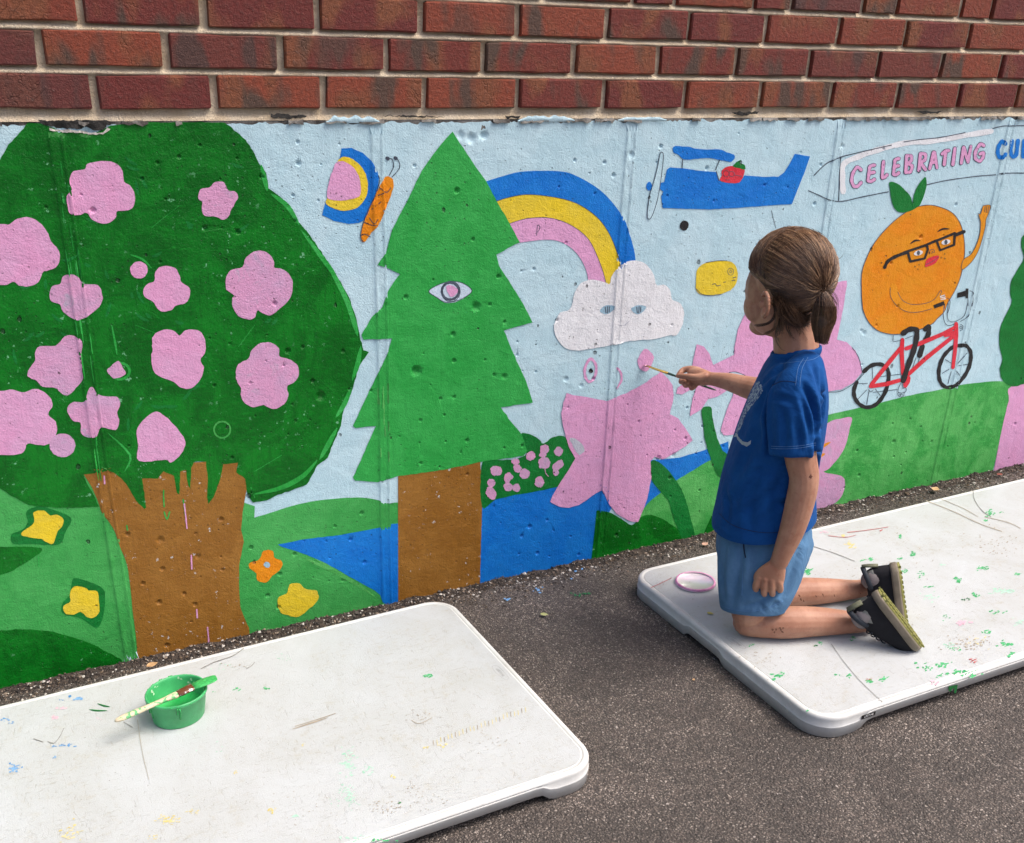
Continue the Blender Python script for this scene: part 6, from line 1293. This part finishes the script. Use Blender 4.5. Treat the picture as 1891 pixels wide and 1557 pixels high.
for i in range(6500):
    az = hr.uniform(-math.pi, math.pi); lo_ = math.asin(hairline(az)); 
    if hr.random() < .6: el = lo_ + abs(hr.gauss(0, .10))
    else: el = hr.uniform(lo_, 1.45)
    a = np.array([math.cos(el) * math.cos(az), math.cos(el) * math.sin(az), math.sin(el)])
    TONE[0] = lockn(az + .08 * el, 1.0); lift = hr.uniform(.992, 1.018) + .022 * (TONE[0] - .5); sway = hr.gauss(0, .025) + .10 * noise.noise(Vector((az * 6, 2, 7))); m = 12; pts = []
    for k in range(m + 1):
        t = k / m; v = slerp(a, kvn, t); v = v + np.array([0, 0, -.10 if az > 0 else 0]) * math.sin(math.pi * t) * abs(math.sin(az)) * .6
        side = np.cross(v, kvn); ns = np.linalg.norm(side); side = side / ns if ns > 1e-3 else side * 0
        v = v + side * sway * math.sin(math.pi * t); v = v / np.linalg.norm(v)
        kk_ = lift * (1 + .02 * math.sin(math.pi * t)) * (1 - .05 * (1 - t) ** 4); kk_ = kk_ + (kr - kk_) * t ** 6
        pts.append(sp(v, kk_) + np.array([hr.gauss(0, .0004) for _ in range(3)]))
    strand(pts, .00050, .00038, 3)
# fringe swept from the crown down over the temple and behind the ear
cpart = onscalp(.55, .25, .95)
for i in range(2200):
    s0 = onscalp(.50 + hr.gauss(0, .30), .10 + hr.gauss(0, .22), .95)
    az = .25 + hr.random() ** .8 * 1.25; lo_ = math.asin(hairline(az)) - hr.uniform(0, .06)
    e_ = np.array([math.cos(lo_) * math.cos(az), math.cos(lo_) * math.sin(az), math.sin(lo_)]); pts = []; TONE[0] = lockn(az * 1.3, 8.0); lift = hr.uniform(1.0, 1.03) + .02 * (TONE[0] - .5)
    for k in range(12):
        t = k / 11; v = slerp(s0, e_, t); v = v + np.array([.10, .02, 0]) * math.sin(math.pi * t) * .8; v /= np.linalg.norm(v)
        pts.append(sp(v, lift + .012 * math.sin(math.pi * t)) + np.array([hr.gauss(0, .0004) for _ in range(3)]))
    strand(pts, .00048, .00036, 3)
    if hr.random() < .5:        # goes on back past the ear
        e2 = np.array([math.cos(-.25) * math.cos(1.9), math.cos(-.25) * math.sin(1.9), math.sin(-.25)]); q = [sp(slerp(e_, e2, k / 7), lift) for k in range(8)]; strand(q, .0006, .0005)
# nape wisps and locks that escaped below the ear (their tips in the open)
def lock(pts, n, spread, r0_=.0006):
    TONE[0] = hr.uniform(.12, .5)
    c_ = [P(*q) for q in pts]; c_ = [np.asarray(q) for q in catmull(c_, 5, False)]
    for _ in range(n):
        o_ = np.array([hr.gauss(0, spread) for _ in range(3)]); o2 = np.array([hr.gauss(0, spread) for _ in range(3)]); m = len(c_)
        tr = m - hr.randint(0, m // 3)
        strand([c_[i] + o_ * (1 - i / m) + o2 * (i / m) * 1.0 for i in range(tr)], r0_, r0_ * .35)
lock([(1432, 566, .02), (1431, 584, .02), (1417, 598, .02), (1394, 602, .03)], 60, .0016); lock([(1434, 575, .02), (1434, 592, .02), (1428, 608, .02), (1411, 618, .025)], 70, .0018); lock([(1434, 552, .02), (1437, 572, .025), (1436, 594, .03)], 220, .004); lock([(1440, 560, .025), (1444, 590, .03), (1440, 614, .035)], 160, .005)
lock([(1440, 585, .05), (1435, 605, .045), (1432, 625, .04), (1443, 645, .038), (1455, 648, .04)], 6, .0012, .0005); lock([(1436, 590, .05), (1433, 615, .045), (1438, 632, .04)], 10, .002, .0005); lock([(1455, 595, .06), (1457, 612, .055), (1468, 628, .055)], 14, .003, .0005)
lock([(1470, 590, .07), (1476, 610, .065), (1478, 622, .065)], 24, .005, .0005); lock([(1492, 585, .09), (1496, 610, .09), (1502, 628, .09), (1512, 632, .09)], 16, .003, .0005); lock([(1505, 600, .11), (1508, 622, .11), (1520, 636, .10), (1530, 630, .10)], 8, .002, .0005)
lock([(1442, 560, .03), (1460, 590, .04), (1490, 588, .06)], 260, .007); lock([(1450, 575, .035), (1475, 596, .045), (1500, 580, .07)], 240, .007); lock([(1455, 560, .03), (1470, 585, .04), (1480, 604, .055)], 200, .009)
# ponytail
for i in range(1500):
    a = hr.uniform(0, 2 * math.pi); q = hr.random() ** .5
    def off(r_, rd): return KR * (r_ * q * math.cos(a)) + KV * (rd * q * math.sin(a))
    ln_ = hr.uniform(.82, 1.03); TONE[0] = lockn(a, 20.0) * .9
    pts = [P(1516, 533, .042) + off(.004, .004), P(1520, 545, .040) + off(.012, .012), P(1523, 568, .036) + off(.021, .018), P(1521, 590, .040) + off(.023, .018), P(1518, 610, .038) + off(.018, .015), P(1517, 633, .042) + off(.012, .011)]
    pts = catmull([np.asarray(p_) for p_ in pts], 3, False); pts = pts[:int(len(pts) * ln_)] if ln_ < 1 else pts
    strand([p_ + np.array([hr.gauss(0, .0004) for _ in range(3)]) for p_ in pts], .00055, .0003, 3)
v, f = chain([S_(1517, 538, .042, 8), S_(1522, 560, .040, 16), S_(1520, 590, .038, 17), S_(1517, 612, .038, 12)], n=14); mk('ponytail_core', v, f, M_SCALP, hair)
lock([(1516, 533, .042), (1532, 545, .045), (1543, 562, .045), (1540, 580, .045)], 26, .0025, .0004); lock([(1518, 532, .042), (1538, 540, .045), (1548, 555, .045), (1549, 572, .045)], 7, .0022, .0004); lock([(1516, 531, .042), (1540, 522, .045), (1556, 512, .045)], 3, .001, .0003)
lock([(1540, 470, .14), (1549, 478, .14), (1558, 470, .14), (1562, 455, .14)], 2, .0008, .0003); lock([(1430, 440, .10), (1420, 470, .06), (1412, 505, .04), (1418, 540, .035)], 10, .003, .0005)
for _ in range(60):      # flyaways hugging the outline of the head
    az = hr.uniform(-math.pi, math.pi); el = hr.uniform(.3, 1.4); a = np.array([math.cos(el) * math.cos(az), math.cos(el) * math.sin(az), math.sin(el)]); b_ = a + np.array([hr.gauss(-.2, .25), hr.gauss(0, .25), hr.gauss(-.05, .2)]); b_ /= np.linalg.norm(b_)
    strand([sp(slerp(a, b_, k / 7), 1.02 + .05 * math.sin(math.pi * k / 7) * hr.uniform(.2, 1)) for k in range(8)], .0003, .0002)
st = mk('hair_strands', HV, HFc, M_HAIR, hair); at_ = st.data.attributes.new('tone', 'FLOAT', 'POINT'); at_.data.foreach_set('value', HT); st['kind'] = 'stuff'
v, f = ring3([P(1516, 534, .040) + KR * .007 * math.cos(a) + KV * .007 * math.sin(a) * .9 + UP * .004 * math.cos(a) for a in [2 * math.pi * k / 14 for k in range(14)]], .0022, .0022, 6); mk('hair_tie', v, f, M_LASH, hair)

# ------------------------------------------------------------------ shoes
def shoe(heel, F, U, L, side, ankle, name='shoe'):
    F = F / np.linalg.norm(F); U = U - F * (U @ F); U /= np.linalg.norm(U); Sd = np.cross(F, U)
    if Sd @ side < 0: Sd = -Sd
    def w(s_, t_, u_): return heel + F * s_ * L + Sd * t_ + U * u_
    hw = lambda s_: float(np.interp(s_, [0, .03, .10, .3, .45, .7, .85, .95, 1.0], [.006, .018, .027, .028, .027, .034, .032, .021, .006]))
    root = None
    # upper: loft of domed sections
    vs = []; fs = []; n = 16; ss = [0, .02, .06, .12, .2, .3, .4, .5, .6, .7, .8, .88, .94, .98, 1.0]
    ht = lambda s_: float(np.interp(s_, [0, .03, .1, .3, .45, .6, .75, .88, .96, 1], [.030, .052, .060, .056, .056, .046, .036, .030, .022, .010]))
    for s_ in ss:
        for k in range(n):
            a = 2 * math.pi * k / n; cx_, cy_ = math.cos(a), math.sin(a); W_ = max(hw(s_) - .002, .004); H_ = ht(s_)
            x = W_ * np.sign(cx_) * abs(cx_) ** .75 * (1 - .32 * max(cy_, 0) * (1 if s_ > .1 else .8)); y = .013 + (H_ * max(cy_, 0) ** .9 if cy_ > 0 else .003 * cy_)
            vs.append(w(s_ * .97 + .012 - .03 * 0, x, y))
    for i in range(len(ss) - 1):
        for k in range(n): j = (k + 1) % n; fs.append((i * n + k, i * n + j, (i + 1) * n + j, (i + 1) * n + k))
    fs.append(tuple(range(n))); fs.append(tuple(range((len(ss) - 1) * n, len(ss) * n)))
    upper = fuse('shoe', [(vs, fs)], .0022, M_SUEDE, person, smooth=3)
    # midsole
    per = [(s_, hw(s_) + .0015) for s_ in np.linspace(0, 1, 22)] + [(s_, -hw(s_) - .0015) for s_ in np.linspace(1, 0, 22)]
    def slab(nm, per, zs, mat, par):
        vs = []; fs = []; N = len(per)
        for (u_, g_) in zs:
            for (s_, t_) in per: vs.append(w(.5 + (s_ - .5) * g_, t_ * g_, u_))
        for r_ in range(len(zs) - 1):
            for i in range(N): j = (i + 1) % N; fs.append((r_ * N + i, r_ * N + j, (r_ + 1) * N + j, (r_ + 1) * N + i))
        fs.append(tuple(reversed(range(N)))); fs.append(tuple(range((len(zs) - 1) * N, len(zs) * N))); return mk(nm, vs, fs, mat, par)
    slab('midsole', per, [(.001, .99), (.000, 1.0), (.004, 1.02), (.013, 1.01), (.0165, .97)], M_MID, upper)
    slab('outsole', per, [(-.0035, .95), (-.0035, .985), (.0005, 1.0), (.002, .98)], M_LUG, upper)
    vs = []; fs = []
    for i in range(15):
        s_ = .035 + i * .066
        for sg in (-1, 1):
            W_ = hw(s_) * 1.02
            a_ = [(s_ - .02, sg * W_), (s_ + .018, sg * W_), (s_ + .030, sg * W_ * .15), (s_ - .004, sg * W_ * .15)]; b = len(vs)
            for u_ in (-.0065, -.0030):
                for (x, y) in a_: vs.append(w(x, y, u_))
            fs += [(b, b + 1, b + 2, b + 3), (b, b + 4, b + 5, b + 1), (b + 1, b + 5, b + 6, b + 2), (b + 2, b + 6, b + 7, b + 3), (b + 3, b + 7, b + 4, b)]
    o = mk('tread', vs, fs, M_LUG, upper, smooth=False); o['kind'] = 'stuff'
    # collar, heel tab, sock, laces
    cs = [w(.17 + .155 * math.cos(a), .021 * math.sin(a), .066 + .006 * math.cos(a + math.pi)) for a in [2 * math.pi * k / 24 for k in range(24)]]
    v, f = ring3(cs, .0032, .0055, 8, ref=U); mk('ankle_collar', v, f, M_NAVYM, upper)
    v, f = tube3([w(.005, 0, .040), w(-.004, 0, .056), w(-.012, 0, .074)], [(.009, .004), (.010, .004), (.009, .003)], 10, flat=F); mk('heel_tab', v, f, M_OLIVE, upper)
    v, f = chain([(w(.18, 0, .040), .019, .019), (w(.18, 0, .060), .0195, .0195), (w(.18, 0, .068) * .6 + ankle * .4, .0200, .0200)], n=18); mk('sock', v, f, M_SOCK, upper)
    for i in range(4):
        s_ = .42 + i * .075; pts = [w(s_, t_, .016 + ht(s_) * math.sqrt(max(0, 1 - (t_ / (hw(s_) * .8)) ** 2)) ** .7 * .98) for t_ in np.linspace(-.014, .014, 7)]
        v, f = tube3(pts, [.0016] * 7, 6); mk('lace', v, f, M_NAVYM, upper)
    return upper, w
hN = P(1622, 1092, .035); tN_ = tp(1697, 1196) + np.array([0, 0, .008])
FN = tN_ - hN; UN = -.80 * KR - .45 * UP - .12 * KV
shN, wN = shoe(hN, FN, UN, float(np.linalg.norm(FN)) + .004, -KV, aw(1600, 1166, 0, .026))
hF = P(1656, 1040, .205); tF_ = tp(1668, 1142) + np.array([0, 0, .006]) + KV * .02
FF = tF_ - hF; UF = -.97 * KR + .02 * KV - .05 * UP
shF, wF = shoe(hF, FF, UF, .165, -KV, aw(1622, 1102, 0, .030))
for o_, w_, pxp in ((shN, wN, [(1588, 1134), (1597, 1127), (1602, 1130), (1607, 1140), (1612, 1152), (1602, 1150), (1594, 1146)]), (shF, wF, [(1599, 1056), (1612, 1052), (1615, 1062), (1613, 1078), (1606, 1074), (1600, 1066)])):
    decal('side_patch', bvh_of(o_), [pxp], M_GRYL, o_, .0012, 2.5)
# right-hand brush: tip against the wall, handle through the fist
wt = Wp(1187.5, 673); tipP = np.array([wt[0], -.005, wt[1]]); endP = P(1323, 721, .388)
dirB = (endP - tipP); LB = np.linalg.norm(dirB); dirB = dirB / LB
b1_ = tipP + dirB * .013; b2_ = tipP + dirB * .062
br = brush3('paintbrush', endP, b2_, b1_, tipP, 'slim paintbrush with a brass ferrule and dark green handle in the hand of the child', .0036, plain('dark_green_lacquer', (.008, .035, .022), .25), plain('brass_ferrule', (.62, .40, .10), .25, metal=.9, var=.3, nscale=120), plain('brown_bristles', (.10, .05, .02), .6), (0, 0, 1), tipmat=plain('wet_pink_paint', (.75, .40, .58), .2))
